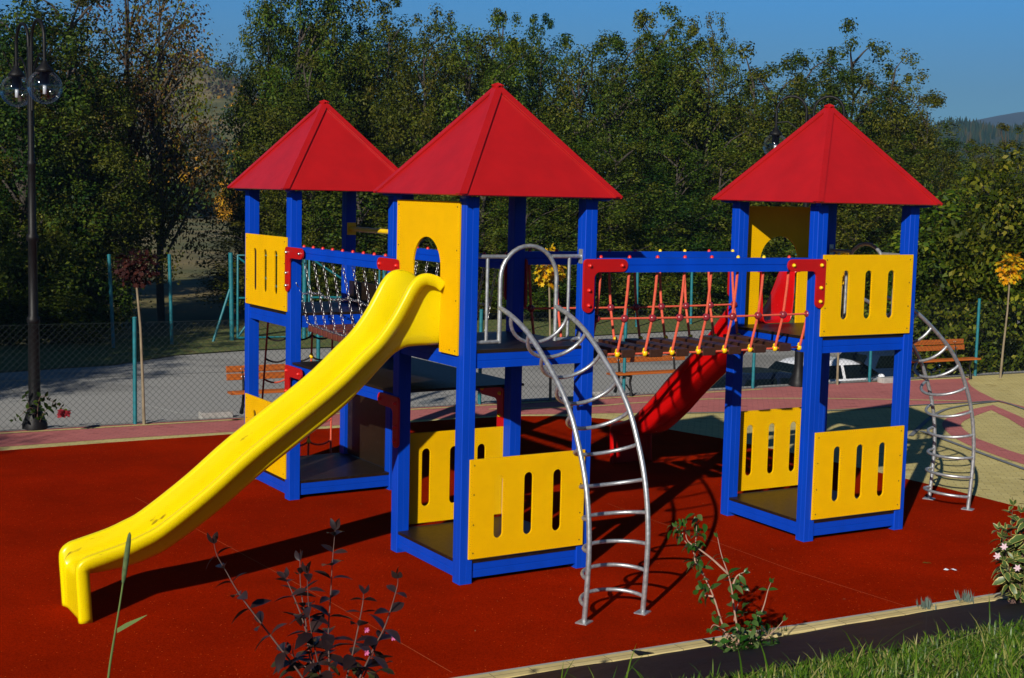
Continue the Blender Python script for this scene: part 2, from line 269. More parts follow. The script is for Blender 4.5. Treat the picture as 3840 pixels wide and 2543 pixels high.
# ------------------------------------------------------------------ mesh helpers
class MB:
    def __init__(s): s.v = []; s.f = []; s.m = []; s.s = []
    def add(s, vs, fs, m=0, smooth=False):
        k = len(s.v); s.v += [tuple(v) for v in vs]
        for f in fs: s.f.append(tuple(k + i for i in f)); s.m.append(m); s.s.append(smooth)
    def box(s, c, d, R=None, m=0):
        x, y, z = d[0] / 2, d[1] / 2, d[2] / 2
        vs = [Vector((a, b, e)) for a in (-x, x) for b in (-y, y) for e in (-z, z)]
        if R is not None: vs = [R @ v for v in vs]
        s.add([v + Vector(c) for v in vs], [(0, 1, 3, 2), (4, 6, 7, 5), (0, 4, 5, 1), (2, 3, 7, 6), (0, 2, 6, 4), (1, 5, 7, 3)], m); return s
    def prism(s, pts, ext, m=0):
        n = len(pts); e = Vector(ext); a = [Vector(p) for p in pts]
        s.add(a + [p + e for p in a], [tuple(range(n))[::-1], tuple(range(n, 2 * n))] + [(i, (i + 1) % n, n + (i + 1) % n, n + i) for i in range(n)], m); return s
    def tube(s, pts, r, n=8, m=0, cap=True, smooth=True):
        P = [Vector(p) for p in pts]; R = r if isinstance(r, (list, tuple)) else [r] * len(P)
        t0 = (P[1] - P[0]).normalized(); a = t0.orthogonal().normalized(); vs = []
        for i, p in enumerate(P):
            t = ((P[min(i + 1, len(P) - 1)] - P[max(i - 1, 0)])); t = t.normalized() if t.length > 1e-9 else t0
            a = (a - t * a.dot(t)); a = a.normalized() if a.length > 1e-6 else t.orthogonal().normalized(); b = t.cross(a)
            vs += [p + (a * math.cos(2 * PI * k / n) + b * math.sin(2 * PI * k / n)) * R[i] for k in range(n)]
        fs = [(i * n + k, i * n + (k + 1) % n, (i + 1) * n + (k + 1) % n, (i + 1) * n + k) for i in range(len(P) - 1) for k in range(n)]
        s.add(vs, fs, m, smooth)
        if cap: s.add(vs[:n], [tuple(range(n))[::-1]], m); s.add(vs[-n:], [tuple(range(n))], m)
        return s
    def sphere(s, c, r, seg=12, rings=8, sx=1, sy=1, sz=1, m=0):
        c = Vector(c); vs = [c + Vector((0, 0, r * sz))]
        for i in range(1, rings):
            th = PI * i / rings
            vs += [c + Vector((r * sx * math.sin(th) * math.cos(2 * PI * k / seg), r * sy * math.sin(th) * math.sin(2 * PI * k / seg), r * sz * math.cos(th))) for k in range(seg)]
        vs.append(c - Vector((0, 0, r * sz))); L = len(vs) - 1
        fs = [(0, 1 + k, 1 + (k + 1) % seg) for k in range(seg)]
        for i in range(rings - 2):
            b = 1 + i * seg; fs += [(b + k, b + seg + k, b + seg + (k + 1) % seg, b + (k + 1) % seg) for k in range(seg)]
        b = 1 + (rings - 2) * seg; fs += [(b + k, L, b + (k + 1) % seg) for k in range(seg)]
        s.add(vs, fs, m, True); return s
    def lathe(s, prof, c=(0, 0, 0), n=16, m=0):
        c = Vector(c); vs = [c + Vector((r * math.cos(2 * PI * k / n), r * math.sin(2 * PI * k / n), z)) for r, z in prof for k in range(n)]
        s.add(vs, [(i * n + k, i * n + (k + 1) % n, (i + 1) * n + (k + 1) % n, (i + 1) * n + k) for i in range(len(prof) - 1) for k in range(n)], m, True); return s
    def loft(s, secs, m=0, smooth=True, caps=True):
        n = len(secs[0]); vs = [p for q in secs for p in q]
        s.add(vs, [(i * n + k, i * n + (k + 1) % n, (i + 1) * n + (k + 1) % n, (i + 1) * n + k) for i in range(len(secs) - 1) for k in range(n)], m, smooth)
        if caps: s.add(secs[0], [tuple(range(n))[::-1]], m); s.add(secs[-1], [tuple(range(n))], m)
        return s
    def mesh(s, name, mats):
        me = bpy.data.meshes.new(name); me.from_pydata(s.v, [], s.f)
        for q in (mats if isinstance(mats, (list, tuple)) else [mats]): me.materials.append(M[q])
        me.polygons.foreach_set('material_index', s.m); me.polygons.foreach_set('use_smooth', s.s); me.update(); return me
    def build(s, name, mats, parent=None, bevel=0, label=None):
        o = bpy.data.objects.new(name, s.mesh(name, mats)); C.objects.link(o); o.parent = parent
        if bevel:
            b = o.modifiers.new('bevel', 'BEVEL'); b.width = bevel; b.segments = 2; b.limit_method = 'ANGLE'; b.angle_limit = math.radians(40)
        if label: o['label'] = label
        return o
def thing(name, label, cat, loc=(0, 0, 0), rz=0, group=None):
    o = bpy.data.objects.new(name, None); C.objects.link(o); o.location = loc; o.rotation_euler = (0, 0, rz)
    o.empty_display_size = 0.2; o['label'] = label; o['category'] = cat
    if group: o['group'] = group
    return o
def tag(o, label, cat, group=None, kind=None):
    o['label'] = label; o['category'] = cat
    if group: o['group'] = group
    if kind: o['kind'] = kind
    return o
def struct(o): o['kind'] = 'structure'; return o
def children(o): return [c for c in bpy.data.objects if c.parent == o]
def copy_tree(o, parent=None):
    c = o.copy(); C.objects.link(c); c.parent = parent
    for ch in children(o): copy_tree(ch, c)
    return c
def smooth_path(P, k=4):
    P = [Vector(p) for p in P]; out = []
    for i in range(len(P) - 1):
        a, b, c, d = P[max(i - 1, 0)], P[i], P[i + 1], P[min(i + 2, len(P) - 1)]
        for j in range(k):
            t = j / k
            out.append(0.5 * ((2 * b) + (c - a) * t + (2 * a - 5 * b + 4 * c - d) * t * t + (3 * b - a - 3 * c + d) * t ** 3))
    out.append(P[-1]); return out
def curve_panel(w0, w1, h0, h1, holes, thick=0.018, outline=None):
    """board in its own plane: x across, y up, z = outwards; with rounded holes"""
    cu = bpy.data.curves.new('board', 'CURVE'); cu.dimensions = '2D'; cu.fill_mode = 'BOTH'; cu.extrude = thick / 2 - 0.002; cu.bevel_depth = 0.002; cu.bevel_resolution = 1
    for pl in [outline or [(w0, h0), (w1, h0), (w1, h1), (w0, h1)]] + holes:
        s = cu.splines.new('POLY'); s.points.add(len(pl) - 1); s.use_cyclic_u = True
        for q, p in zip(s.points, pl): q.co = (p[0], p[1], 0, 1)
    o = bpy.data.objects.new('board', cu); me = bpy.data.meshes.new_from_object(o); bpy.data.objects.remove(o); bpy.data.curves.remove(cu)
    return me
def slot(cx, y0, y1, r, n=8):
    return [(cx + r * math.cos(a), y0 + r + r * math.sin(a)) for a in [PI + PI * i / n for i in range(n + 1)]] + [(cx + r * math.cos(a), y1 - r + r * math.sin(a)) for a in [PI * i / n for i in range(n + 1)]]
def board_obj(name, me, mat, parent, mtx, screws=(), label=None, smooth=False):
    me.transform(mtx); me.materials.clear(); me.materials.append(M[mat]); me.materials.append(M['screw'])
    import bmesh
    bm = bmesh.new(); bm.from_mesh(me)
    for x, y, z in screws:
        q = bmesh.ops.create_cone(bm, cap_ends=True, segments=8, radius1=0.0075, radius2=0.006, depth=0.004, matrix=mtx @ Matrix.Translation((x, y, z)))
        for v in q['verts']:
            for f in v.link_faces: f.material_index = 1
    bm.to_mesh(me); bm.free()
    for p in me.polygons: p.use_smooth = False
    o = bpy.data.objects.new(name, me); C.objects.link(o); o.parent = parent
    if label: o['label'] = label
    return o
# frames for boards: right face (outward -y), left face (outward -x), back face (outward +y), far face (+x)
def face_mtx(side, off):
    if side == 'right': return Matrix(((1, 0, 0, 0), (0, 0, -1, -off), (0, 1, 0, 0), (0, 0, 0, 1)))
    if side == 'left': return Matrix(((0, 0, -1, -off), (-1, 0, 0, 0), (0, 1, 0, 0), (0, 0, 0, 1)))
    if side == 'back': return Matrix(((-1, 0, 0, 0), (0, 0, 1, off), (0, 1, 0, 0), (0, 0, 0, 1)))
    if side == 'far': return Matrix(((0, 0, 1, off), (1, 0, 0, 0), (0, 1, 0, 0), (0, 0, 0, 1)))

# ------------------------------------------------------------------ towers
TW = {'C': ((-0.1629, 11.3777, 0), 0.5458), 'R': ((2.8629, 12.9877, 0), 0.5135), 'L': ((-1.9385, 14.1685, 0), 0.5568)}
PW, RW, ZE, ZA = 0.113, 0.741, 3.024, 3.908
def post_mesh():
    w = PW / 2; g = 0.002; d = 0.002; c = 0.004
    pr = [(-w + c, -w), (-g, -w), (0, -w + d), (g, -w), (w - c, -w), (w, -w + c), (w, -g), (w - d, 0), (w, g), (w, w - c), (w - c, w), (g, w), (0, w - d), (-g, w), (-w + c, w), (-w, w - c), (-w, g), (-w + d, 0), (-w, -g), (-w, -w + c)]
    return MB().prism([(x, y, 0) for x, y in pr], (0, 0, 3.0)).mesh('post', 'blue')
POST = post_mesh()
def beam_mb(a, b, z0, z1, th=0.05, mb=None):
    """double blue beam with a groove between its two boards, from a to b (plan points of its centre line)"""
    a = Vector((a[0], a[1], 0)); b = Vector((b[0], b[1], 0)); d = (b - a).normalized(); n = Vector((-d.y, d.x, 0)) * th / 2
    zm = (z0 + z1) / 2; g = 0.004
    pr = [(-1, z0), (-1, zm - g), (-0.86, zm), (-1, zm + g), (-1, z1), (1, z1), (1, zm + g), (0.86, zm), (1, zm - g), (1, z0)]
    return (mb or MB()).prism([a + n * s + Vector((0, 0, z)) for s, z in pr], b - a)
def slot_board(parent, side, h0, h1, label=None, w=0.53, off=0.611):
    ys = (h0 + 0.14, h1 - 0.135); hl = [slot(x, ys[0], ys[1], 0.042) for x in (-0.272, 0.0, 0.272)]
    scr = [(s * (w - 0.035), h0 + 0.03 + (h1 - h0 - 0.06) * t, 0.009) for s in (-1, 1) for t in (0.02, 0.33, 0.66, 0.98)]
    return board_obj('side_panel', curve_panel(-w, w, h0, h1, hl), 'yellow', parent, face_mtx(side, off), scr, label)
def arch_board(parent, side, label=None):
    w, r = 0.525, 0.238; pts = [(-w, 1.79), (-r, 1.79), (-r, 2.44)] + [(r * math.cos(a), 2.44 + r * math.sin(a)) for a in [PI - PI * i / 20 for i in range(1, 20)]] + [(r, 2.44), (r, 1.79), (w, 1.79), (w, 2.958), (-w, 2.958)]
    scr = [(s * (w - 0.03), 1.82 + 1.1 * t, 0.009) for s in (-1, 1) for t in (0, 0.35, 0.7, 1)] + [(s * (w - 0.12), 1.82, 0.009) for s in (-1, 1)]
    me = curve_panel(0, 0, 0, 0, [], outline=pts)
    return board_obj('arch_panel', me, 'yellow', parent, face_mtx(side, 0.611), scr, label)
def make_roof(parent):
    A = Vector((0, 0, ZA)); off = 0.014; sides = [((-1, -1), (1, -1)), ((1, -1), (1, 1)), ((1, 1), (-1, 1)), ((-1, 1), (-1, -1))]
    mb = MB()
    for a, b in sides:
        P, Q = Vector((a[0] * RW, a[1] * RW, ZE)), Vector((b[0] * RW, b[1] * RW, ZE)); n = (Q - P).cross(A - P).normalized()
        mb.prism([p - n * off for p in (P, Q, A)], -n * 0.012)
    ro = mb.build('roof', 'red_roof', parent)
    for k in range(4):
        K = Vector(((-1, 1, 1, -1)[k] * RW, (-1, -1, 1, 1)[k] * RW, ZE)); rd = (A - K).normalized(); secs = []
        e1 = Vector(((1, -1, -1, 1)[k], 0, 0)); e2 = Vector((0, (1, 1, -1, -1)[k], 0)); s1 = 0.055 / math.sin(e1.angle(rd)); nn = []
        for e in (e1, e2):
            n = e.cross(rd).normalized(); nn.append(n if n.z > 0 else -n)
        for base in (K, A + Vector((0, 0, 0.006))):
            t = 0.012; up_ = (nn[0] + nn[1]) * 0.5
            j1 = -rd * 0.03 if base is not K else Vector((0, 0, 0)); 
            secs.append([base, base + e1 * s1 + j1, base + e1 * s1 + j1 - nn[0] * t, base - up_ * t * 1.6, base + e2 * s1 + j1 - nn[1] * t, base + e2 * s1 + j1])
        MB().loft(secs, smooth=False).build('ridge_cap', 'red_roof', ro)
        d = Vector((K.x, K.y, 0)).normalized(); sd_ = Vector((-d.y, d.x, 0)) * 0.02; rf = []
        for q, z in ((0.80, 2.985), (0.90, 2.985), (0.94, 2.992), (0.96, 3.004), (0.96, 3.02), (0.80, 3.17)): rf.append(d * q + Vector((0, 0, z)) - sd_)
        MB().prism(rf, sd_ * 2).build('rafter', 'blue', ro)
    return ro
def deck_mb(z0, z1):
    e = 0.588; return MB().box((0, 0, (z0 + z1) / 2), (2 * e, 2 * e, z1 - z0))
def make_tower(key, label):
    loc, rz = TW[key]; t = thing('play_tower', label, 'play tower', loc, rz, 'three roofed towers of the climbing frame')
    c = 0.6 - PW / 2
    for sx, sy in ((-1, -1), (1, -1), (1, 1), (-1, 1)):
        o = bpy.data.objects.new('post', POST); C.objects.link(o); o.parent = t; o.location = (sx * c, sy * c, 0)
    for nm, z0, z1 in (('deck', 0.160, 0.185), ('deck', 1.806, 1.832)): deck_mb(z0, z1).build(nm, 'deck', t, 0.002)
    i = 0.6 - PW; b = 0.56
    for z0, z1 in ((0.045, 0.158), (1.69, 1.804)):
        for p, q in (((-i, -b), (i, -b)), ((-i, b), (i, b)), ((-b, -i), (-b, i)), ((b, -i), (b, i))): beam_mb(p, q, z0, z1).build('beam', 'blue', t)
    make_roof(t); return t
tC = make_tower('C', 'middle and nearest play tower, red roof, with the yellow slide leaving its arch')
slot_board(tC, 'right', 0.205, 0.985); slot_board(tC, 'back', 0.205, 0.985); arch_board(tC, 'left')
tR = make_tower('R', 'right hand play tower with red roof at the end of the coral rope bridge')
slot_board(tR, 'right', 1.845, 2.557); slot_board(tR, 'right', 0.205, 0.985); slot_board(tR, 'back', 0.205, 0.985); arch_board(tR, 'back')
tL = make_tower('L', 'rear left play tower with red roof at the far end of the chain bridge')
slot_board(tL, 'left', 1.845, 2.555); slot_board(tL, 'left', 0.205, 0.905)
MB().box((0.535, 0.0, 0.78), (0.02, 0.97, 1.17)).box((0.535, 0, 1.94), (0.02, 0.97, 0.24)).build('wall_board', 'deck', tL, 0.003)
gb = MB().tube([(0.545, 0.5, 2.61), (0.545, -0.5, 2.61)], 0.026, 10); gb.box((0.545, 0.487, 2.61), (0.10, 0.02, 0.13)); gb.box((0.545, -0.487, 2.61), (0.10, 0.02, 0.13)); gb.build('guard_bar', 'cap_yellow', tL)
MB().box((-0.56, 0.55, -0.005), (0.15, 0.15, 0.05)).build('foot_block', 'concrete', tL, 0.006)

# ------------------------------------------------------------------ slides
SLIDE = [(-.60, 2.33, -.60, 1.84), (-.65, 2.37, -.66, 1.84), (-.71, 2.392, -.73, 1.84), (-.77, 2.40, -.80, 1.838), (-.84, 2.375, -.87, 1.832), (-.905, 2.305, -.94, 1.815), (-.965, 2.20, -1.0, 1.785),
      (-1.05, 2.06, -1.07, 1.74), (-1.163, 1.915, -1.15, 1.675), (-1.29, 1.80, -1.25, 1.59), (-1.57, 1.56, -1.48, 1.40), (-2.16, 1.145, -2.06, 1.0), (-2.5, .875, -2.41, .735), (-2.83, .645, -2.75, .51),
      (-2.97, .578, -2.91, .435), (-3.10, .53, -3.06, .39), (-3.30, .478, -3.27, .355), (-3.365, .458, -3.345, .345), (-3.41, .42, -3.375, .322), (-3.425, .36, -3.39, .28), (-3.415, .18, -3.39, .14), (-3.405, .0, -3.385, .0)]
def make_slide(mat, name, label, loc, rz, group, xs=1.0, dp=1.0):
    t = thing(name, label, 'slide', loc, rz, group)
    ST = [(-.6 + (a + .6) * xs, b, -.6 + (c + .6) * xs, d) for a, b, c, d in SLIDE]
    DP = [0, 0, 0, 0, 0, .01, .02, .03, .04, .05, .06, .06, .06, .055, .05, .045, .03, .02, .01, 0, 0, 0]; DP = [q * dp for q in DP]
    Tp = smooth_path([(a, 0, b) for a, b, c, d in ST], 4); Fp = smooth_path([(c + .45 * e * (1 if i > 6 else .2), 0, d - e * .9) for i, ((a, b, c, d), e) in enumerate(zip(ST, DP))], 4); N = len(Tp)
    secs_in = []; lip = []
    for i in range(N):
        s = i / (N - 1); T, Fl = Tp[i], Fp[i]; tg = (Tp[min(i + 1, N - 1)] - Tp[max(i - 1, 0)]).normalized()
        n = Vector((tg.z, 0, -tg.x));  n = n if n.dot(Fl - T) > 0 else -n
        if i > N - 10: n = Vector((1, 0, 0)) * min(1, (i - N + 10) / 5) + n * max(0, 1 - (i - N + 10) / 5); n.normalize()
        k = Vector((0, 0, 0)); B = T + n * 0.085
        y0, y1 = -0.31 + 0.05 * s, 0.225 + 0.03 * s
        sec = []
        def half(ye, sg):
            up_n = -n; dn = Fl - T; r = []
            r.append(B + Vector((0, ye, 0)))
            r.append(T + n * 0.014 + Vector((0, ye, 0)))
            r.append(T + n * 0.004 + Vector((0, ye + sg * 0.005, 0)))
            r.append(T + Vector((0, ye + sg * 0.016, 0)))
            r.append(T + Vector((0, ye + sg * 0.040, 0)))
            r.append(T + n * 0.005 + Vector((0, ye + sg * 0.052, 0)))
            r.append(T + n * 0.018 + Vector((0, ye + sg * 0.060, 0)))
            r.append(T + dn * 0.55 + Vector((0, ye + sg * 0.074, 0)))
            r.append(T + dn * 0.84 + Vector((0, ye + sg * 0.084, 0)))
            r.append(T + dn * 0.95 + Vector((0, ye + sg * 0.100, 0)))
            r.append(Fl + Vector((0, ye + sg * 0.125, 0)))
            return r
        sec = half(y0, 1) + [Fl + Vector((0, (y0 + y1) / 2, 0))] + half(y1, -1)[::-1]
        secs_in.append(sec)
    n = len(secs_in[0]); mb = MB(); vs = [p for q in secs_in for p in q]
    mb.add(vs, [(i * n + k, i * n + k + 1, (i + 1) * n + k + 1, (i + 1) * n + k) for i in range(N - 1) for k in range(n - 1)], 0, True)
    o = mb.build('chute', mat, t); s = o.modifiers.new('solid', 'SOLIDIFY'); s.thickness = 0.010; s.offset = 0
    return t
make_slide('slide_yellow', 'slide', 'long bright yellow plastic slide running down to the left from the middle tower', TW['C'][0], TW['C'][1], 'plastic slides')
make_slide('slide_red', 'slide', 'red plastic slide behind the rope bridge, leaving the back of the right tower', (TW['R'][0][0] + 0.045 * math.cos(TW['R'][1]), TW['R'][0][1] + 0.045 * math.sin(TW['R'][1]), 0), TW['R'][1] - PI / 2, 'plastic slides', 0.90, 0.5)

# ------------------------------------------------------------------ arched ladders
RAIL = [(-.545, 2.150), (-.68, 2.115), (-.82, 2.065), (-.967, 1.995), (-1.09, 1.915), (-1.205, 1.83), (-1.33, 1.73), (-1.43, 1.64), (-1.515, 1.545), (-1.60, 1.43), (-1.685, 1.265), (-1.76, 1.09), (-1.815, .90), (-1.847, .69), (-1.855, .49), (-1.84, .22), (-1.82, 0)]
RUNG = [(-.712, 2.100), (-.973, 1.985), (-1.186, 1.842), (-1.369, 1.69), (-1.536, 1.51), (-1.667, 1.30), (-1.751, 1.10), (-1.81, .90), (-1.848, .69), (-1.852, .41), (-1.83, .15)]
RUNGZ = [2.10, 1.985, 1.845, 1.66, 1.46, 1.235, .99, .755, .525, .325, .128]
def rail_at(z):
    for (y0, z0), (y1, z1) in zip(RAIL, RAIL[1:]):
        if z1 <= z <= z0: f = (z0 - z) / (z0 - z1); return Vector((0, y0 + (y1 - y0) * f, z)), Vector((0, y1 - y0, z1 - z0)).normalized()
def make_ladder(label, loc, rz):
    t = thing('arched_ladder', label, 'climbing ladder', loc, rz, 'arched steel ladders')
    for s in (-1, 1):
        rp = smooth_path([(s * 0.258, y, z) for y, z in RAIL], 3)
        MB().tube(rp, 0.0195, 10).build('rail', 'steel', t)
        MB().box((s * 0.258, -1.82, 0.006), (0.11, 0.09, 0.012), Matrix.Rotation(0.5, 3, 'Z')).build('foot_plate', 'steel', t)
    for z in RUNGZ:
        p, tg = rail_at(z); inn = Vector((0, -tg.z, tg.y)); inn = inn if inn.y > 0 else -inn      # perpendicular to the rails, towards the tower
        arc = [p + Vector((-0.258 * math.cos(a), 0, 0)) + inn * 0.235 * math.sin(a) for a in [PI * i / 18 for i in range(19)]]
        MB().tube(arc, 0.0148, 8).build('rung', 'steel', t)
    yf = -0.545; hp = [(-0.258, yf, 1.875)] + [(-0.258, yf, 2.37)] + [(0.258 * -math.cos(a), yf, 2.37 + 0.258 * math.sin(a)) for a in [PI * i / 16 for i in range(1, 16)]] + [(0.258, yf, 2.37), (0.258, yf, 1.875)]
    MB().tube(hp, 0.0175, 10).build('hoop', 'steel', t)
    for s in (-1, 1):
        g = MB(); g.tube([(s * 0.212, yf, 2.545), (s * 0.485, yf, 2.545)], 0.0165, 8); g.tube([(s * 0.258, yf, 1.885), (s * 0.485, yf, 1.885)], 0.0165, 8)
        g.tube([(s * 0.375, yf, 2.545), (s * 0.375, yf, 1.885)], 0.0135, 8)
        for z in (2.545, 1.885): g.box((s * 0.484, yf, z), (0.008, 0.05, 0.115))
        g.build('guard_rail', 'steel', t)
    return t
make_ladder('galvanised arched ladder in front of the middle tower, its feet near the kerb', TW['C'][0], TW['C'][1])
make_ladder('galvanised arched ladder on the far side of the right tower, shadow on cream paving', TW['R'][0], TW['R'][1] + PI / 2)

# ------------------------------------------------------------------ bridges, platform, net (frame of the middle tower)
MC = Matrix.Translation(TW['C'][0]) @ Matrix.Rotation(TW['C'][1], 4, 'Z')
def in_c(key, x, y):
    p = MC.inverted() @ (Matrix.Translation(TW[key][0]) @ Matrix.Rotation(TW[key][1], 4, 'Z') @ Vector((x, y, 0))); return p
def dome(mb, c, r, ax=(0, 0, 1)):
    q = Vector((0, 0, 1)).rotation_difference(Vector(ax)).to_matrix(); k = len(mb.v)
    mb.lathe([(0.0001, r * 1.35), (r * 0.5, r * 1.25), (r * 0.85, r * 0.8), (r, r * 0.25), (r, 0)], (0, 0, 0), 8)
    for i in range(k, len(mb.v)): mb.v[i] = tuple(q @ Vector(mb.v[i]) + Vector(c))
    return mb
def bracket(parent, O, ex, ez, n, arm=0.43, leg=0.43, th=0.105, mat='red', caps='cap_red', shift=0.0):
    """L plate: corner at O, arm along ex, leg along -z, thickness along n; with bolt caps as sub-parts"""
    O, ex, n = Vector(O), Vector(ex), Vector(n); r = th / 2; pts = []
    def P(a, z): return O + ex * a + Vector((0, 0, -z))
    pts += [(0.03, 0.0), (arm - r, 0.0)] + [(arm - r + r * math.sin(a), r - r * math.cos(a)) for a in [PI * i / 8 for i in range(1, 8)]] + [(arm - r, th)]
    pts += [(th + 0.05 - 0.05 * math.sin(a), th + 0.05 - 0.05 * math.cos(a)) for a in [PI / 2 * i / 5 for i in range(6)]]
    pts += [(th, leg - r)] + [(r + r * math.cos(a), leg - r + r * math.sin(a)) for a in [PI * i / 8 for i in range(1, 8)]] + [(0, leg - r), (0, 0.03), (0.009, 0.009)]
    o = MB().prism([P(a, z) for a, z in pts], n * 0.02).build('bracket', mat, parent, 0.003)
    for a, z in ((arm - 0.06, r), (0.055, r), (r, leg * 0.58), (r, leg - 0.06)): cap('bolt_cap', caps, o, P(a, z) + n * 0.02, 0.017, n)
    return o

CAPS = {}
def cap(name, mat, parent, c, r, ax=(0, 0, 1), ball=False):
    k = (mat, r, ball)
    if k not in CAPS:
        mb = MB()
        if ball: mb.sphere((0, 0, 0), r, 10, 7, 1, 1, 1.1).sphere((0, 0, r * 1.05), r * .75, 8, 6)
        else: dome(mb, (0, 0, 0), r)
        CAPS[k] = mb.mesh(name, mat)
    o = bpy.data.objects.new(name, CAPS[k]); C.objects.link(o); o.parent = parent; o.location = c
    o.rotation_mode = 'QUATERNION'; o.rotation_quaternion = Vector((0, 0, 1)).rotation_difference(Vector(ax)); return o
# rope bridge
rb = thing('rope_bridge', 'plank bridge with coral rope sides and blue top beams, leading to the right tower', 'play bridge', TW['C'][0], TW['C'][1])
fa, fb = Vector((0.6, -0.545, 0)), in_c('R', -0.6, -0.545); ra, rbk = Vector((0.6, 0.545, 0)), in_c('R', -0.6, 0.545)
for a, b in ((fa, fb), (ra, rbk)):
    d = (b - a).normalized(); beam_mb(a - d * 0.11, b + d * 0.11, 2.415, 2.53, 0.085).build('beam', 'blue', rb)
X0, X1 = 0.6, 2.81
def yo(x, s):                      # the bridge runs slightly askew
    f = (x - X0) / (X1 - X0); a, b = (fa, fb) if s < 0 else (ra, rbk); return a.y + (b.y - a.y) * f
for s in (-1, 1):
    for k in range(9): cap('rope_cap', 'cap_yellow' if (k >= 5 and k != 7) else 'cap_red', rb, (0.677 + 0.268 * k, yo(0.677 + 0.268 * k, s), 2.53), 0.0165)
    def sp(x): return Vector((x, yo(x, s) - s * 0.045, 2.035 - 0.008 * math.sin(PI * (x - X0) / (X1 - X0))))
    hr = MB().tube([(X0 + 0.0, sp(X0).y, 2.045)] + [sp(0.677 + 0.268 * k) for k in range(9)] + [(X1 + 0.02, sp(X1).y, 2.045)], 0.0095, 6); hr.build('handrail_rope', 'rope', rb)
    for k in range(9):
        x = 0.677 + 0.268 * k; o = MB().tube([(x, yo(x, s), 2.42), (x, yo(x, s) - s * 0.012, 2.28), sp(x), (x - 0.004, yo(x, s) - s * 0.125, 1.735)], 0.0125, 6).build('side_rope', 'rope', rb)
        MB().sphere(sp(x), 0.034, 12, 8).build('rope_ball', 'dark_red', o)
    yp = lambda x: yo(x, s) - s * 0.132
    for k in range(9): x = 0.677 + 0.268 * k; cap('rope_knob', 'cap_yellow', rb, (x, yp(x), 1.728), 0.026, ball=True)
    MB().tube([(X0, yp(X0), 1.735)] + [(0.677 + 0.268 * k, yp(0.677 + 0.268 * k), 1.732 - 0.012 * math.sin(PI * k / 8)) for k in range(9)] + [(X1, yp(X1), 1.735)], 0.0095, 6).build('foot_rope', 'rope', rb)
for k in range(8):
    x = 0.811 + 0.268 * k; yc = (yo(x, -1) + yo(x, 1)) / 2; zc = 1.733 - 0.012 * math.sin(PI * k / 7)
    MB().box((0, 0, 0), (0.128, 0.86, 0.066), Matrix.Rotation(-0.08 + rnd.uniform(-.01, .01), 3, 'Z')).build('plank', 'plank_brown', rb, 0.005).location = (x, yc, zc)
bracket(rb, (0.468, -0.601, 2.525), (1, 0, 0), 1, (0, -1, 0))
qR = in_c('R', -0.503, -0.601); bracket(rb, (qR.x, qR.y, 2.522), (-1, 0.03, 0), 1, (-0.03, -1, 0), caps='cap_yellow')
bracket(rb, (0.468, 0.601, 2.525), (1, 0, 0), 1, (0, 1, 0)); qR = in_c('R', -0.503, 0.601); bracket(rb, (qR.x, qR.y, 2.522), (-1, 0.03, 0), 1, (0.03, 1, 0), caps='cap_yellow')

# chain bridge
cb = thing('chain_bridge', 'reddish plank bridge hung with steel chains between the middle and rear left towers', 'play bridge', TW['C'][0], TW['C'][1])
l0, l1 = in_c('L', -0.545, -0.6), in_c('L', 0.545, -0.6); Y0, Y1 = 0.6, l0.y
def xo(y, s):
    f = (y - Y0) / (Y1 - Y0); a, b = (-0.545, l0.x) if s < 0 else (0.545, l1.x); return a + (b - a) * f
for s in (-1, 1): beam_mb((xo(Y0, s), Y0 - 0.11), (xo(Y1, s), Y1 + 0.11), 2.365, 2.475, 0.085).build('beam', 'blue', cb)
def chain_mb(P, Q, sag=0.0, mb=None, pitch=0.036):
    P, Q = Vector(P), Vector(Q); L = (Q - P).length; n = max(2, int(L * (1 + sag) / pitch)); mb = mb or MB()
    pts = [P.lerp(Q, i / n) - Vector((0, 0, 4 * sag * L * (i / n) * (1 - i / n))) for i in range(n + 1)]
    for i in range(n):
        c = (pts[i] + pts[i + 1]) / 2; d = (pts[i + 1] - pts[i]).normalized(); a = d.orthogonal().normalized(); b = d.cross(a); ang = (PI / 2) * (i % 2) + 0.5; e = a * math.cos(ang) + b * math.sin(ang)
        ring = [c + d * 0.024 * (abs(math.cos(q)) ** 0.7) * (1 if math.cos(q) > 0 else -1) + e * 0.0125 * math.sin(q) for q in [2 * PI * j / 8 for j in range(9)]]
        mb.tube(ring, 0.0031, 4, cap=False)
    return mb
for s in (-1, 1):
    prev = None
    sagz = lambda y: -0.045 * math.sin(PI * (y - Y0) / (Y1 - Y0))
    for k in range(10):
        y = 0.87 + 0.206 * k; cap('chain_cap', 'cap_red', cb, (xo(y, s), y, 2.475), 0.0165)
        top = Vector((xo(y, s), y, 2.36)); mid = Vector((xo(y, s) - s * 0.06, y - 0.01, 2.045 + 0.02 * math.cos(k * 1.7))); bot = Vector((xo(y, s) - s * 0.125, y - 0.02, 1.735 + sagz(y)))
        mb = chain_mb(top, mid); chain_mb(mid, bot, 0, mb); mb.build('hanger_chain', 'chain', cb)
        if prev is not None: chain_mb(prev[0], mid, 0.08).build('swag_chain', 'chain', cb)
        prev = (mid, bot)
    chain_mb(prev[0], (xo(Y1, s), Y1, 2.13), 0.06).build('swag_chain', 'chain', cb)
    bt = MB(); ys = [Y0 + (Y1 - Y0) * i / 10 for i in range(11)]
    for a, b in zip(ys, ys[1:]): chain_mb((xo(a, s) - s * 0.125, a, 1.735 + sagz(a)), (xo(b, s) - s * 0.125, b, 1.735 + sagz(b)), 0.03, bt)
    bt.build('foot_chain', 'chain', cb)
for k in range(19):
    y = 0.68 + 0.1085 * k; xc = (xo(y, -1) + xo(y, 1)) / 2
    MB().box((0, 0, 0), (0.86, 0.092, 0.06)).build('plank', 'plank_red', cb, 0.008).location = (xc, y, 1.69 + sagz(y))
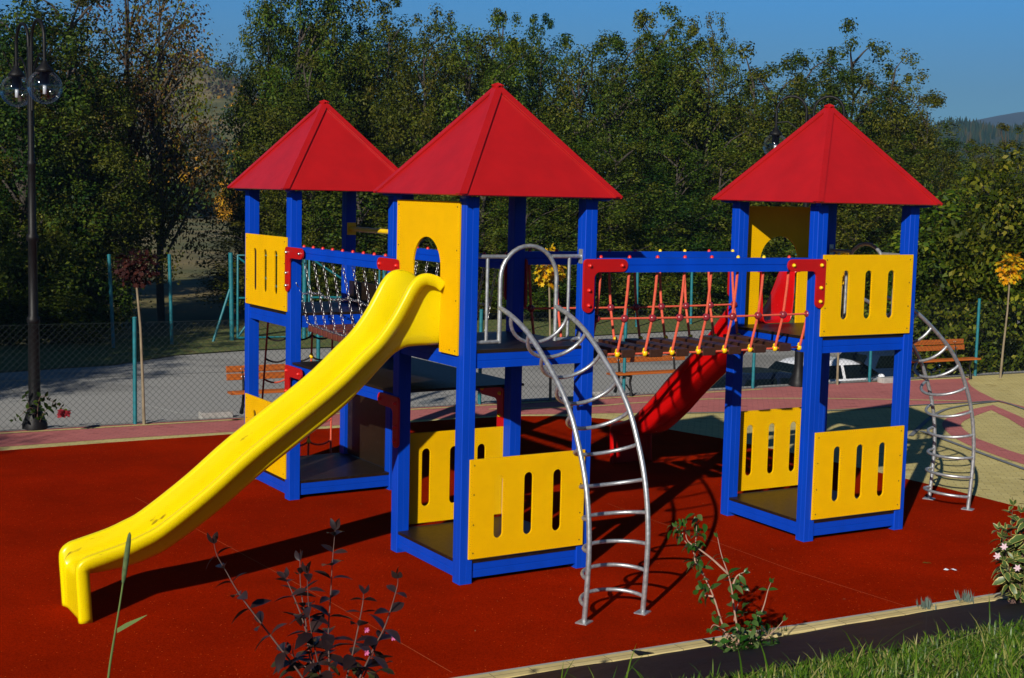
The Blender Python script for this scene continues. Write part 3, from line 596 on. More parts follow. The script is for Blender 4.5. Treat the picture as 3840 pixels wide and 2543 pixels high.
bracket(cb, (-0.601, 0.468, 2.468), (0, 1, 0), 1, (-1, 0, 0)); qL = in_c('L', -0.601, -0.503); bracket(cb, (qL.x, qL.y, 2.468), (0, -1, 0), 1, (-1, 0, 0), caps='bolt')
bracket(cb, (0.601, 0.468, 2.468), (0, 1, 0), 1, (1, 0, 0)); qL = in_c('L', 0.601, -0.503); bracket(cb, (qL.x, qL.y, 2.468), (0, -1, 0), 1, (1, 0, 0), caps='bolt')

# low platform under the chain bridge
pf = thing('low_platform', 'black board platform on blue beams under the chain bridge', 'play platform', TW['C'][0], TW['C'][1])
for s in (-1, 1): beam_mb((xo(Y0, s), Y0 - 0.01), (xo(Y1, s), Y1 + 0.01), 1.235, 1.332, 0.06).build('beam', 'blue', pf)
MB().prism([(-0.585, 0.612, 1.336), (0.70, 0.612, 1.336), (0.64, 2.70, 1.336), (-0.64, 2.72, 1.336)], (0, 0, 0.022)).build('board', 'deck', pf, 0.003)
bracket(pf, (-0.601, 0.455, 1.325), (0, 1, 0), 1, (-1, 0, 0), arm=0.40); qL = in_c('L', -0.601, -0.515); bracket(pf, (qL.x, qL.y, 1.33), (0, -1, 0), 1, (-1, 0, 0), arm=0.41)
bracket(pf, (0.50, 0.604, 1.328), (0, 1, 0), 1, (-1, 0, 0), arm=0.42, caps='cap_yellow')

# rope climbing net behind the rear left tower
nl = thing('rope_net', 'hanging climbing net of coral rope, upper steps coloured as shaded, behind the rear left tower', 'climbing net', TW['L'][0], TW['L'][1])
cols = (-0.33, -0.08, 0.17, 0.40); tp = lambda x, z: Vector((x * (1 + 0.10 * (1.7 - z)), 0.62 + 0.10 * (1.7 - z), z)); lv = (1.47, 1.24, 1.02, 0.78, 0.54, 0.30)
for i, x in enumerate(cols): MB().tube([tp(x, 1.70), tp(x, 1.3), tp(x, 0.8), tp(x, 0.02)], 0.0105, 6).build('net_rope', 'rope', nl)
for j, z in enumerate(lv):
    for a, b in zip(cols, cols[1:]):
        A, B = tp(a, z), tp(b, z); MB().tube([A.lerp(B, i / 6) - Vector((0, 0, 0.045 * 4 * (i / 6) * (1 - i / 6))) for i in range(7)], 0.0105, 6).build('step_rope', 'rope_shaded' if j in (0, 1) else 'rope', nl)  # upper two rows get the near-black colour painted in for shade
for z in lv[1::2]:
    for x in cols[1:3]: cap('rope_knob', 'cap_yellow', nl, tp(x, z), 0.024, ball=True)
beam_mb((-0.45, 0.79), (0.52, 0.79), 0.0, 0.05, 0.05).build('ground_beam', 'blue', nl)

# ------------------------------------------------------------------ ground
def sheet(name, polys, z, mat, kind='structure'):
    vs, fs = [], []
    for pl in polys:
        P = [Vector((x, y, z)) for x, y in pl]; k = len(vs); vs += P; fs += [tuple(k + i for i in t) for t in tessellate_polygon([P])]
    mb = MB(); mb.add(vs, fs); o = mb.build(name, mat)
    for p in o.data.polygons:
        if p.normal.z < 0: p.flip()
    o['kind'] = kind; return o
def strip(pl, wd):
    P = [Vector((x, y)) for x, y in pl]; L, R_ = [], []
    for i, p in enumerate(P):
        t = (P[min(i + 1, len(P) - 1)] - P[max(i - 1, 0)]).normalized(); n = Vector((-t.y, t.x)) * wd / 2; L.append(tuple(p + n)); R_.append(tuple(p - n))
    return [[L[i], L[i + 1], R_[i + 1], R_[i]] for i in range(len(P) - 1)]
sp2 = lambda pl, k=5: [(p.x, p.y) for p in smooth_path([(x, y, 0) for x, y in pl], k)]
ED = Vector((0.885, 0.466, 0)); EN = Vector((-0.466, 0.885, 0)); EP = Vector((-0.12, 8.55, 0)); N0 = EN.dot(EP)
def edge(t, n=0): p = EP + ED * t + EN * n; return (p.x, p.y)
FENCE = [(-4.7436 + 2.44 * 0.881 * k, 17.454 + 2.44 * 0.473 * k) for k in range(-3, 10)]
wall0, wall1 = (-16, 11.35), (20, 30.75)
sheet('paving', [[wall0, edge(-16), edge(20), wall1]], 0.0, 'cream')
rubber = [edge(-16), edge(-2), edge(2), edge(6.8), (5.75, 12.5), (5.16, 13.81), (4.66, 14.67), (4.36, 15.13), (3.6, 16.25)] + sp2([(2.66, 17.42), (1.98, 18.09), (1.52, 18.59), (1.05, 18.80), (0.64, 18.86), (0.18, 18.80)]) + [(-0.08, 18.71), (-0.74, 18.41), (-2.15, 17.53), (-3.28, 16.97), (-4.66, 16.17), (-5.74, 15.5), (-16, 9.6)]
sheet('rubber_surface', [rubber], 0.004, 'rubber')
fl = lambda x: (x, 17.454 + (x + 4.7436) * 0.5369 + 0.05)
pink = [(-16, 9.85), (-5.82, 15.72), (-4.73, 16.39), (-3.31, 17.12), (-2.2, 17.72), (-1.29, 18.26), (-0.74, 18.52), (-0.02, 18.88), (1.11, 19.16), (1.9, 19.33), (3.02, 19.6), (4.57, 20.02), (5.61, 20.45), (6.87, 21.08), (7.49, 21.28), (7.53, 21.6), (7.55, 22.3), (7.63, 22.96), (7.79, 23.66), (8.0, fl(8.0)[1] - 0.3), fl(5.0), fl(0), fl(-5), fl(-15.5)]
pk = sheet('pink_paving', [pink], 0.004, 'pink')
leafo = sp2([(7.28, 20.87), (6.77, 20.35), (6.29, 19.72), (5.95, 19.02), (5.80, 18.32), (5.76, 17.61), (5.82, 17.06), (6.03, 16.13), (6.5, 14.9)], 4); leafi = sp2([(7.08, 20.36), (6.65, 19.77), (6.31, 19.23), (6.13, 18.74), (6.05, 17.99), (6.10, 17.52), (6.26, 16.71), (6.8, 15.3)], 4)
leaf2o = [(7.28, 20.87), (7.30, 20.21), (7.30, 19.57), (7.2, 18.2)]; leaf2i = [(7.08, 20.36), (7.06, 19.58), (6.99, 18.78), (6.8, 17.6)]
band = lambda A, B: [[A[i], A[i + 1], B[i + 1], B[i]] for i in range(min(len(A), len(B)) - 1)]
sheet('pink_paving_band', band(leafo, leafi) + band(leaf2o, leaf2i) + strip([(7.5, 21.4), (7.62, 20.9), (7.78, 20.1), (8.0, 18.9)], 0.12), 0.0045, 'pink')
sheet('cream_paving_line', strip(sp2([(-0.3, 19.3), (1.15, 19.78), (1.73, 20.16), (2.62, 20.6), (3.21, 20.85), (4.81, 21.12), (6.17, 21.19), (7.04, 21.2)], 3), 0.07) + strip([(x, fl(x)[1] - 0.2) for x in (-14, -5, 0, 4.0)], 0.08) + strip([(-3.6, 17.9), (-3.35, 18.15), (-3.0, 17.95)], 0.08), 0.009, 'cream')
sheet('grey_paving_line', strip(sp2([(2.0, 19.25), (4.53, 19.87), (5.61, 20.42), (7.0, 21.05), (7.49, 21.25), (7.60, 20.6), (7.62, 20.0), (7.6, 19.0)], 3), 0.05) + strip(sp2([(5.2, 17.9), (6.12, 19.86), (6.73, 20.66), (7.49, 21.25)], 3), 0.06) + strip([(5.45, 18.3), (5.6, 17.52), (5.73, 16.8), (5.92, 15.81), (6.3, 14.2)], 0.07), 0.0135, 'grey_line')
sheet('rubber_seam', strip([(-3.62, 13.31), (-2.84, 12.24), (-1.78, 10.73), (-1.28, 10.01), (-0.33, 8.58)], 0.006) + strip([(0.98, 13.53), (1.39, 12.82), (1.86, 12.06), (2.34, 11.23), (3.01, 10.28)], 0.006), 0.0075, 'seam')
sheet('concrete_edging', strip([fl(x) for x in (-15.5, -5, 0, 5, 9, 18)], 0.13), 0.012, 'concrete')
# kerb in front: one run of cream blocks with a paler inner lip
kb = MB(); kb.box((0, 0, 0), (30, 0.115, 0.07)); o = struct(kb.build('kerb', 'kerb', None, 0.006)); o.location = Vector((*edge(0, -0.105), 0.0)); o.rotation_euler = (0, 0, math.atan2(ED.y, ED.x))
kb = MB(); kb.box((0, 0, 0), (30, 0.05, 0.05)); o = struct(kb.build('kerb_lip', 'concrete', None, 0.004)); o.location = Vector((*edge(0, -0.025), 0.0)); o.rotation_euler = (0, 0, math.atan2(ED.y, ED.x))
# bank rising towards the camera, weed fabric on it
def bank_z(n):   # n: distance in front of the kerb (positive towards the camera)
    if n <= 0.15: return -0.01
    return min(1.5, 0.33 * (n - 0.12)) if n < 4.2 else 1.35 + 0.15 * min(1, (n - 4.2) / 2)
def bank_sheet(name, n0, n1, t0, t1, mat, dz, nn=24, ntt=90, wob=0.0):
    vs = []; rr = random.Random(3)
    for i in range(nn + 1):
        for j in range(ntt + 1):
            n = n0 + (n1 - n0) * i / nn; t = t0 + (t1 - t0) * j / ntt; p = EP + ED * t - EN * n
            z = bank_z(n) + dz + wob * (math.sin(t * 2.1 + n) * 0.5 + math.sin(t * 5.3 - n * 3) * 0.25 + rr.uniform(-.2, .2))
            vs.append((p.x, p.y, z))
    w_ = ntt + 1; mb = MB(); mb.add(vs, [(i * w_ + j, (i + 1) * w_ + j, (i + 1) * w_ + j + 1, i * w_ + j + 1) for i in range(nn) for j in range(ntt)], 0, True)
    o = mb.build(name, mat)
    for p in o.data.polygons:
        if p.normal.z < 0: p.flip()
    return o
struct(bank_sheet('grass_bank', 0.1, 30, -20, 24, 'bank', -0.03, 40, 60))
tag(bank_sheet('weed_fabric', 0.155, 2.35, -9, 12, 'fabric', 0.012, 26, 160, 0.012), 'black weed control fabric pegged over the bank behind the kerb', 'ground fabric')
for t_, w_, lb in ((1.05, 0.11, 'larger black fabric corner folded over the cream kerb'), (1.62, 0.07, 'smaller black fabric corner folded over the cream kerb, nearer the green shrub')):
    fl_ = MB(); a, b, c_ = Vector((*edge(t_, -0.06), 0.045)), Vector((*edge(t_ + w_, -0.165), 0.042)), Vector((*edge(t_ - 0.01, -0.165), 0.042)); fl_.prism([a, b, c_], (0, 0, 0.004))
    tag(fl_.build('fabric_flap', 'fabric'), lb, 'ground fabric')

# retaining wall down to the road, road, verge, meadow and hills
RZ = -1.10
wl = MB(); a, b = Vector((-16, fl(-16)[1] + 0.07, 0)), Vector((20, fl(20)[1] + 0.07, 0)); n = Vector((-(b - a).y, (b - a).x, 0)).normalized()
wl.prism([a + Vector((0, 0, RZ - 0.1)), b + Vector((0, 0, RZ - 0.1)), b + n * 0.1 + Vector((0, 0, RZ - 0.1)), a + n * 0.1 + Vector((0, 0, RZ - 0.1))], (0, 0, -RZ + 0.1 + 0.008))
tag(wl.build('retaining_wall', 'concrete'), 'low concrete retaining wall along the back of the playground above the road', 'wall')
road_far = [(-22, 20.5), (-13, 28.0), (-9.0, 31.4), (-8.1, 33.4), (-6.7, 34.7), (-4.5, 35.9), (2.6, 40.5), (6.1, 43.0), (14, 48), (30, 57)]
sheet('road', [[(x, fl(x)[1] + 0.16) for x in (-24, 0, 32)] + road_far[::-1]], RZ, 'asphalt')
sheet('verge', [[(x, y - 0.02) for x, y in road_far] + [(x * 1.02, y + 6) for x, y in road_far][::-1]], RZ + 0.03, 'verge')
sheet('road_line', strip([(-7.2, 26.2), (-6.0, 25.0), (-4.3, 23.8)], 0.05) + strip([(-9.6, 30.0), (-7.3, 31.6), (-4.0, 33.6)], 0.05), RZ + 0.006, 'white_line')
def hgt(r, ph):
    d = math.degrees(ph); base = RZ - 0.06
    if r <= 60: return base
    z = base + 0.6 * min(1, (r - 60) / 120)
    lf = math.exp(-((d + 14) / 10.0) ** 2); f = max(0, min(1, (r - 230) / 420)); f = f * f * (3 - 2 * f)
    z += lf * 50 * f * (1 + 0.12 * math.sin(r * 0.013 + d)) - (lf * 14 if r > 900 else 0)
    rg = max(0, min(1, (d - 2) / 10)); f2 = max(0, 1 - ((r - 880) / 330) ** 2); z += rg * 44 * f2 * (1 + 0.05 * math.sin(d * 1.9))
    if r > 1500: f3 = max(0, 1 - ((r - 2600) / 700) ** 2); z += f3 * 155 * max(0.0, min(1.15, (d - 14.6) / 4.6)) ** 0.25
    return z
rs = [2.0, 30, 58] + [60 * 1.075 ** k for k in range(1, 56)]; dg = [-180 + 6 * k for k in range(23)] + [-42 + 0.75 * k for k in range(113)] + [48 + 6 * k for k in range(23)]
vs = []
for r in rs:
    for d in dg: ph = math.radians(d); vs.append((r * math.sin(ph), r * math.cos(ph), hgt(r, ph) - (0.8 if r < 58 else 0)))
w_ = len(dg); mb = MB(); mb.add(vs, [(i * w_ + j, i * w_ + j + 1, (i + 1) * w_ + j + 1, (i + 1) * w_ + j) for i in range(len(rs) - 1) for j in range(w_ - 1)], 0, True)
o = struct(mb.build('terrain', ['terrain', 'far_forest']))
for p in o.data.polygons:
    if p.center.length > 760 or (p.center.length > 540 and p.center.x > 60): p.material_index = 1
for p in o.data.polygons:
    if p.normal.z < 0: p.flip()

# ------------------------------------------------------------------ fences, gate
fe = thing('chain_link_fence', 'low chain link fence on teal posts along the back edge of the playground', 'fence', (0, 0, 0))
FH = 1.30
for x, y in FENCE:
    pm = MB().tube([(0, 0, -0.02), (0, 0, FH + 0.05)], 0.026, 10); pm.sphere((0, 0, FH + 0.05), 0.031, 10, 6, 1, 1, 0.6); o = pm.build('fence_post', 'teal', fe); o.location = (x, y, 0.0)
fx0, fx1 = -10.5, 14.0; L = (fx1 - fx0) / 0.881; du = Vector((0.881, 0.473, 0)); st = Vector((fx0, 17.454 + (fx0 + 4.7436) * 0.5369, 0)); pit = 0.082; wm = MB(); hh = FH
k = -int(hh / pit)
while k * pit < L:
    for sg in (1, -1):
        a0 = k * pit; u_a, u_b = (a0, a0 + hh) if sg > 0 else (a0 + hh, a0)
        z_a, z_b = 0.0, hh
        lo, hi = 0.0, 1.0
        if u_a < 0: lo = -u_a / (u_b - u_a) if u_b != u_a else 0
        if u_b < 0: hi = u_a / (u_a - u_b)
        if u_b > L: hi = min(hi, (L - u_a) / (u_b - u_a))
        if u_a > L: lo = max(lo, (L - u_a) / (u_b - u_a))
        if hi - lo > 0.02:
            A = st + du * (u_a + (u_b - u_a) * lo) + Vector((0, 0, z_a + (z_b - z_a) * lo)); B = st + du * (u_a + (u_b - u_a) * hi) + Vector((0, 0, z_a + (z_b - z_a) * hi)); wm.tube([A, B], 0.0018, 3, cap=False)
    k += 1
for z in (0.02, 0.62, hh - 0.005): wm.tube([st + Vector((0, 0, z)), st + du * L + Vector((0, 0, z))], 0.0022, 4)
wm.build('wire_mesh', 'wire', fe)

sf = thing('sports_fence', 'tall teal fence posts standing on the grass beyond the road', 'fence', (0, 0, 0))
for x, y, h, ln in ((-9.9, 34.5, 2.30, -0.10), (-8.72, 35.6, 2.28, -0.06), (-12.6, 32.0, 2.3, -0.05), (3.86, 43.2, 2.0, -0.03), (5.72, 44.6, 2.0, -0.03), (2.0, 42.0, 2.0, 0), (7.6, 45.9, 2.0, 0), (9.5, 47.2, 2.2, 0), (11.2, 48.4, 2.2, 0), (0.2, 40.7, 2.0, 0)):
    o = MB().tube([(0, 0, -0.05), (ln, 0, h)], 0.045, 8).sphere((ln, 0, h), 0.05, 8, 5, 1, 1, .5).build('fence_post', 'teal', sf); o.location = (x, y, RZ + 0.03)
gt = thing('fence_gate', 'teal tubular gate with diagonal braces between posts beyond the road', 'gate', (-7.42, 36.8, RZ + 0.03), math.atan2(0.42, 1))
g = MB().tube([(0, 0, -.05), (-0.04, 0, 2.32)], 0.06, 8); g.build('gate_post', 'teal', gt); MB().tube([(1.95, 0, -.05), (1.95, 0, 2.3)], 0.06, 8).build('gate_post', 'teal', gt); MB().tube([(4.2, 0, -.05), (4.2, 0, 2.3)], 0.06, 8).build('gate_post', 'teal', gt)
MB().tube([(-0.55, -0.2, -.05), (-0.06, 0, 1.35)], 0.035, 6).build('stay', 'teal', gt)
for x0, x1 in ((0.15, 1.82), (2.08, 4.05)):
    q = MB(); q.tube([(x0, 0, 0.06), (x0, 0, 2.25), (x1, 0, 2.25), (x1, 0, 0.06), (x0, 0, 0.06)], 0.035, 6); q.tube([(x0, 0, 1.12), (x1, 0, 1.12)], 0.03, 6)
    q.tube([(x0, 0, 0.08), (x0 + 0.75, 0, 1.1)], 0.03, 6); q.tube([(x0, 0, 2.2), (x1, 0, 0.95)], 0.03, 6); q.build('gate_frame', 'teal', gt)

# ------------------------------------------------------------------ lamps
def make_lamp(label, loc, rz, top):
    t = thing('street_lamp', label, 'street lamp', loc, rz, 'black globe lamps')
    n = 16; pr = [(0.15, 0), (0.15, 0.07), (0.135, 0.10), (0.10, 0.20), (0.082, 0.26), (0.072, 0.34), (0.066, 1.30), (0.078, 1.32), (0.078, 1.37), (0.058, 1.40), (0.052, 2.30), (0.072, 2.32), (0.072, 2.37), (0.050, 2.40), (0.044, 3.2), (0.054, 3.22), (0.054, 3.26), (0.038, 3.28), (0.034, top), (0.0001, top + 0.02)]
    MB().lathe(pr, (0, 0, 0), n).build('pole', 'black_iron', t)
    for s in (-1, 1):
        R_ = 0.235; zc = top + 0.05; pts = [(s * 0.055, 0, top - 0.75), (s * 0.055, 0, zc)] + [(s * (0.055 + R_ - R_ * math.cos(a)), 0, zc + 0.25 * math.sin(a)) for a in [PI * i / 12 for i in range(1, 12)]] + [(s * (0.055 + 2 * R_), 0, zc), (s * (0.055 + 2 * R_), 0, top - 0.24)]
        x = s * (0.055 + 2 * R_); a = MB().tube(pts, 0.021, 8); a.tube([(s * 0.05, 0, top - 0.55), (s * 0.18, 0, top - 0.22), (s * 0.34, 0, top - 0.10), (x, 0, top - 0.12)], 0.012, 6)
        arm = a.build('arm', 'black_iron', t); zg = top - 0.49; rg = 0.2
        MB().lathe([(0.022, zg + 0.30), (0.05, zg + 0.25), (0.10, zg + 0.20), (0.105, zg + 0.17), (0.06, zg + 0.165), (0.055, zg + 0.03), (0.0001, zg + 0.03)], (x, 0, 0), 14).build('fitting', 'black_iron', arm)
        MB().lathe([(0.0001, zg + 0.03), (0.022, zg + 0.02), (0.022, zg - 0.08), (0.0001, zg - 0.09)], (x, 0, 0), 10).build('bulb', 'lamp_white', arm)
        MB().sphere((x, 0, zg), rg, 24, 16).build('globe', 'globe', arm)
    return t
make_lamp('tall black street lamp with clear globes at the left edge, rose bush at its foot', (-5.84, 16.95, 0), math.radians(126.6), 4.62)
make_lamp('black street lamp behind the right tower, its hoops showing above the roof', (4.66, 22.5, 0), math.radians(-14), 4.35)

# ------------------------------------------------------------------ benches
def make_bench(label, loc, rz, ln=1.46):
    t = thing('park_bench', label, 'bench', loc, rz, 'wooden benches in front of the fence')
    for y, z, a in ((0.305, 0.50, -0.28), (0.33, 0.60, -0.28)): MB().box((0, 0, 0), (ln, 0.028, 0.088)).build('back_slat', 'bench_wood', t, 0.006).matrix_local = Matrix.Translation((0, y, z)) @ Matrix.Rotation(a * 0.6, 4, 'X')
    for y in (-0.06, 0.04, 0.14, 0.235): MB().box((0, y, 0.335 - 0.03 * (y > 0.1)), (ln, 0.088, 0.03)).build('seat_slat', 'bench_wood', t, 0.006)
    for s in (-1, 1):
        x = s * (ln / 2 - 0.22); q = MB()
        q.tube([(x, -0.10, 0.0), (x, -0.085, 0.10), (x, -0.05, 0.2), (x, -0.08, 0.31)], [0.03, 0.018, 0.018, 0.022], 6); q.tube([(x, 0.36, 0.0), (x, 0.30, 0.13), (x, 0.25, 0.29), (x, 0.27, 0.42), (x, 0.345, 0.64)], [0.03, 0.018, 0.02, 0.017, 0.012], 6)
        q.tube([(x, -0.08, 0.30), (x, 0.26, 0.28)], 0.018, 6); q.tube([(x, -0.09, 0.06), (x, 0.05, 0.15), (x, 0.2, 0.14), (x, 0.34, 0.05)], 0.012, 6); q.build('leg_frame', 'black_iron', t)
    b = MB()
    for s in (-1, 1):
        for z, y in ((0.50, 0.286), (0.60, 0.312)):
            for dx in (-0.02, 0.02): b.sphere((s * (ln / 2 - 0.22) + dx, y, z), 0.011, 8, 5, 1, .6, 1)
    b.build('bolt_head', 'bolt', t); return t
ba = math.atan2(0.473, 0.881)
make_bench('wooden bench on the left, seen between the posts of the rear left tower', (-2.97, 18.36, 0.012), ba)
make_bench('wooden bench behind the rope bridge, partly hidden by the red slide', (2.22, 21.18, 0.012), ba)
make_bench('wooden bench on the right, behind the curved ladder of the right tower', (7.42, 23.72, 0.012), ba)
for nm, (x, y) in (('low pale concrete block left of the left bench on the pink band', (-4.05, 18.02)), ('low pale concrete block beside the curved ladder near the parked cars', (6.35, 23.28))):
    tag(MB().box((0, 0, 0.04), (0.42, 0.16, 0.10)).build('concrete_block', 'concrete', None, 0.01), nm, 'concrete block', 'concrete blocks by the fence'); o = bpy.data.objects[-1] if False else None
blocks = [q for q in C.objects if q.name.startswith('concrete_block')]
for q, (x, y) in zip(blocks, ((-3.85, 18.05), (6.35, 23.22))): q.location = (x, y, 0); q.rotation_euler = (0, 0, ba)
blk3 = tag(MB().box((0, 0, 0.03), (0.42, 0.16, 0.08)).build('concrete_block', 'concrete', None, 0.01), 'low pale concrete block left of the middle bench behind the arched ladder', 'concrete block', 'concrete blocks by the fence'); blk3.location = (1.2, 20.85, 0); blk3.rotation_euler = (0, 0, ba)

# ------------------------------------------------------------------ cars (parked nose to the wall, below the playground level)
def make_car(label, mat, loc, rz):
    t = thing('parked_car', label, 'car', loc, rz, 'cars parked along the retaining wall'); S = 0.74
    def sec(y, hw, z0, z1, k=0.12):
        pts = []
        for a, b in ((-1, 0), (-1, .35), (-1, .7), (-.94, .9), (-.8, 1), (0, 1.02), (.8, 1), (.94, .9), (1, .7), (1, .35), (1, 0), (.8, -.03), (-.8, -.03)): pts.append(Vector((a * hw, y, z0 + (z1 - z0) * b)) * S)
        return pts
    body = [sec(*q) for q in ((-2.05, .62, .32, .52), (-1.98, .76, .24, .66), (-1.75, .83, .2, .76), (-1.3, .86, .2, .87), (-1.0, .87, .2, .93), (0, .87, .2, .95), (1.2, .87, .2, .97), (1.75, .85, .22, .97), (1.95, .80, .27, .93), (2.02, .70, .35, .8))]
    bo = MB().loft(body).build('body', mat, t)
    lv = [(0.92, -1.05, 1.93, .80), (1.10, -.78, 1.82, .74), (1.30, -.45, 1.62, .67), (1.39, -.22, 1.40, .60), (1.43, .05, 1.1, .50)]
    def ring(z, ya, yb, hw):
        r = []; 
        for i in range(20):
            a = 2 * PI * i / 20; ca, sa = math.cos(a), math.sin(a); e = 0.45
            x = hw * (abs(sa) ** e) * (1 if sa >= 0 else -1); y = (ya + yb) / 2 + (yb - ya) / 2 * (abs(ca) ** e) * (1 if ca >= 0 else -1); r.append(Vector((x, y, z)) * S)
        return r
    MB().loft([ring(*q) for q in lv]).build('cabin', mat, t)
    def pane(pts, nm='window'): 
        P = [Vector(p) * S for p in pts]; n = (P[1] - P[0]).cross(P[2] - P[0]).normalized(); c = sum(P, Vector()) / len(P); n = n if n.dot(c - Vector((0, .4, .9)) * S) > 0 else -n
        MB().prism([p + n * 0.004 for p in P], n * 0.006).build(nm, 'car_glass', t)
    pane([(-.68, -1.03, .96), (.68, -1.03, .96), (.52, -.37, 1.35), (-.52, -.37, 1.35)], 'windscreen'); pane([(-.62, 1.92, .99), (.62, 1.92, .99), (.5, 1.60, 1.32), (-.5, 1.60, 1.32)], 'rear_window')
    for s in (-1, 1):
        pane([(s * .80, -.72, .98), (s * .80, .35, .98), (s * .68, .35, 1.31), (s * .69, -.25, 1.31)]); pane([(s * .80, .45, .98), (s * .79, 1.55, 1.0), (s * .68, 1.3, 1.31), (s * .68, .45, 1.31)])
        MB().sphere((s * .95 * S, -.72 * S, 1.0 * S), .085, 10, 6, 1, .6, .7).build('mirror', mat, t)
        MB().sphere((s * .6 * S, -1.93 * S, .62 * S), .12, 10, 6, 1, .5, .55).build('headlight', 'lamp_white', t)
        for y in (-1.25, 1.25):
            w = MB(); w.lathe([(0.0001, -.08), (.15, -.08), (.215, -.07), (.225, 0), (.215, .07), (.15, .08), (0.0001, .08)], (0, 0, 0), 18); o = w.build('wheel', 'rubber_tyre', t); o.matrix_local = Matrix.Translation((s * .58, y * S, .225)) @ Matrix.Rotation(PI / 2, 4, 'Y')
            MB().lathe([(0.0001, .088), (.13, .085), (.14, .07)], (0, 0, 0), 12).lathe([(0.0001, -.088), (.13, -.085), (.14, -.07)], (0, 0, 0), 12).build('rim', 'car_silver', o)
    return t
cr = ba + PI / 2
c1 = make_car('dark blue parked car with a green plush toy behind its windscreen', 'car_dark', (4.60, 24.36, RZ + 0.08), cr)
make_car('silver white parked car between the two dark cars', 'car_silver', (6.35, 27.15, RZ), cr)
make_car('navy parked car under the leafy bush, rightmost of the three cars', 'car_navy', (8.34, 30.05, RZ - 0.1), cr)
pl = MB().sphere((-0.25, -0.60, 0.84), 0.045, 10, 7).sphere((-0.25, -0.60, 0.90), 0.036, 10, 7).sphere((-0.28, -0.60, 0.935), 0.014).sphere((-0.22, -0.60, 0.935), 0.014); tag(pl.build('plush_toy', 'plush_green'), 'small green plush toy on the dashboard of the dark blue car', 'toy'); o = C.objects[-1]
toy = [q for q in C.objects if q.name.startswith('plush_toy')][0]; toy.location = (4.60, 24.36, RZ + 0.08); toy.rotation_euler = (0, 0, cr)

# ------------------------------------------------------------------ houses far off
def make_house(label, loc, rz, w, d, h, rh, roofmat='roof_tile'):
    t = thing('house', label, 'house', loc, rz, 'houses beyond the meadow')
    MB().prism([(-w / 2, -d / 2, -2), (w / 2, -d / 2, -2), (w / 2, -d / 2, h), (0, -d / 2, h + rh), (-w / 2, -d / 2, h)], (0, d, 0)).build('wall', 'sign_white', t)
    r = MB(); k = 0.35
    for s in (-1, 1): r.prism([(0, -d / 2 - k, h + rh + .1), (s * (w / 2 + k), -d / 2 - k, h - k * rh / (w / 2) + .1), (s * (w / 2 + k), -d / 2 - k, h - k * rh / (w / 2) - .08), (0, -d / 2 - k, h + rh - .08)], (0, d + 2 * k, 0))
    ro = r.build('roof', roofmat, t); MB().box((w * .2, 0, h + rh * .9), (.5, .5, 1.4)).build('chimney', 'roof_tile', ro)
    for x in (-w * .25, w * .25): MB().box((x, -d / 2 - .02, h * .55), (.8, .06, 1.0)).build('window', 'dark_glass', t)
    MB().box((0, -d / 2 - .02, h + rh * .35), (.6, .06, .7)).build('window', 'dark_glass', t)
make_house('white house with brown red gable roof far behind the rear left tower', (-37.6, 222, -0.4), 0.5, 2.4, 3.5, 1.3, 1.3)
make_house('white house with dark red roof far off between the left trees', (-51, 222, -1.2), -0.5, 4.0, 5, 1.4, 1.7)

# ------------------------------------------------------------------ foliage
def leaves_mesh(name, P, size, mats, rs, up_bias=0.5, out=None, midx=None, aspect=0.55):
    """many leaf shaped quads at points P (N,3)"""
    N = len(P); n = rs.normal(size=(N, 3)); n[:, 2] = np.abs(n[:, 2]) * (0.6 + up_bias) + up_bias * 0.4
    if out is not None: n = n * 0.75 + out * 1.25
    n /= np.linalg.norm(n, axis=1, keepdims=True); a = rs.normal(size=(N, 3)); a -= n * (a * n).sum(1, keepdims=True); a /= np.linalg.norm(a, axis=1, keepdims=True); b = np.cross(n, a)
    s = size * rs.uniform(0.6, 1.25, (N, 1)); l = s * 0.5; wd = s * aspect * 0.5
    V = np.stack([P - a * l, P + b * wd - a * l * 0.1 + n * wd * 0.35, P + a * l, P - b * wd - a * l * 0.1 + n * wd * 0.35], 1).reshape(-1, 3)
    me = bpy.data.meshes.new(name); me.vertices.add(4 * N); me.vertices.foreach_set('co', V.ravel().astype(np.float32)); me.loops.add(4 * N); me.loops.foreach_set('vertex_index', np.arange(4 * N, dtype=np.int32))
    me.polygons.add(N); me.polygons.foreach_set('loop_start', np.arange(0, 4 * N, 4, dtype=np.int32)); me.polygons.foreach_set('loop_total', np.full(N, 4, dtype=np.int32))
    for q in mats: me.materials.append(M[q])
    if midx is not None: me.polygons.foreach_set('material_index', midx.astype(np.int32))
    me.update(calc_edges=True); me.validate(); return me
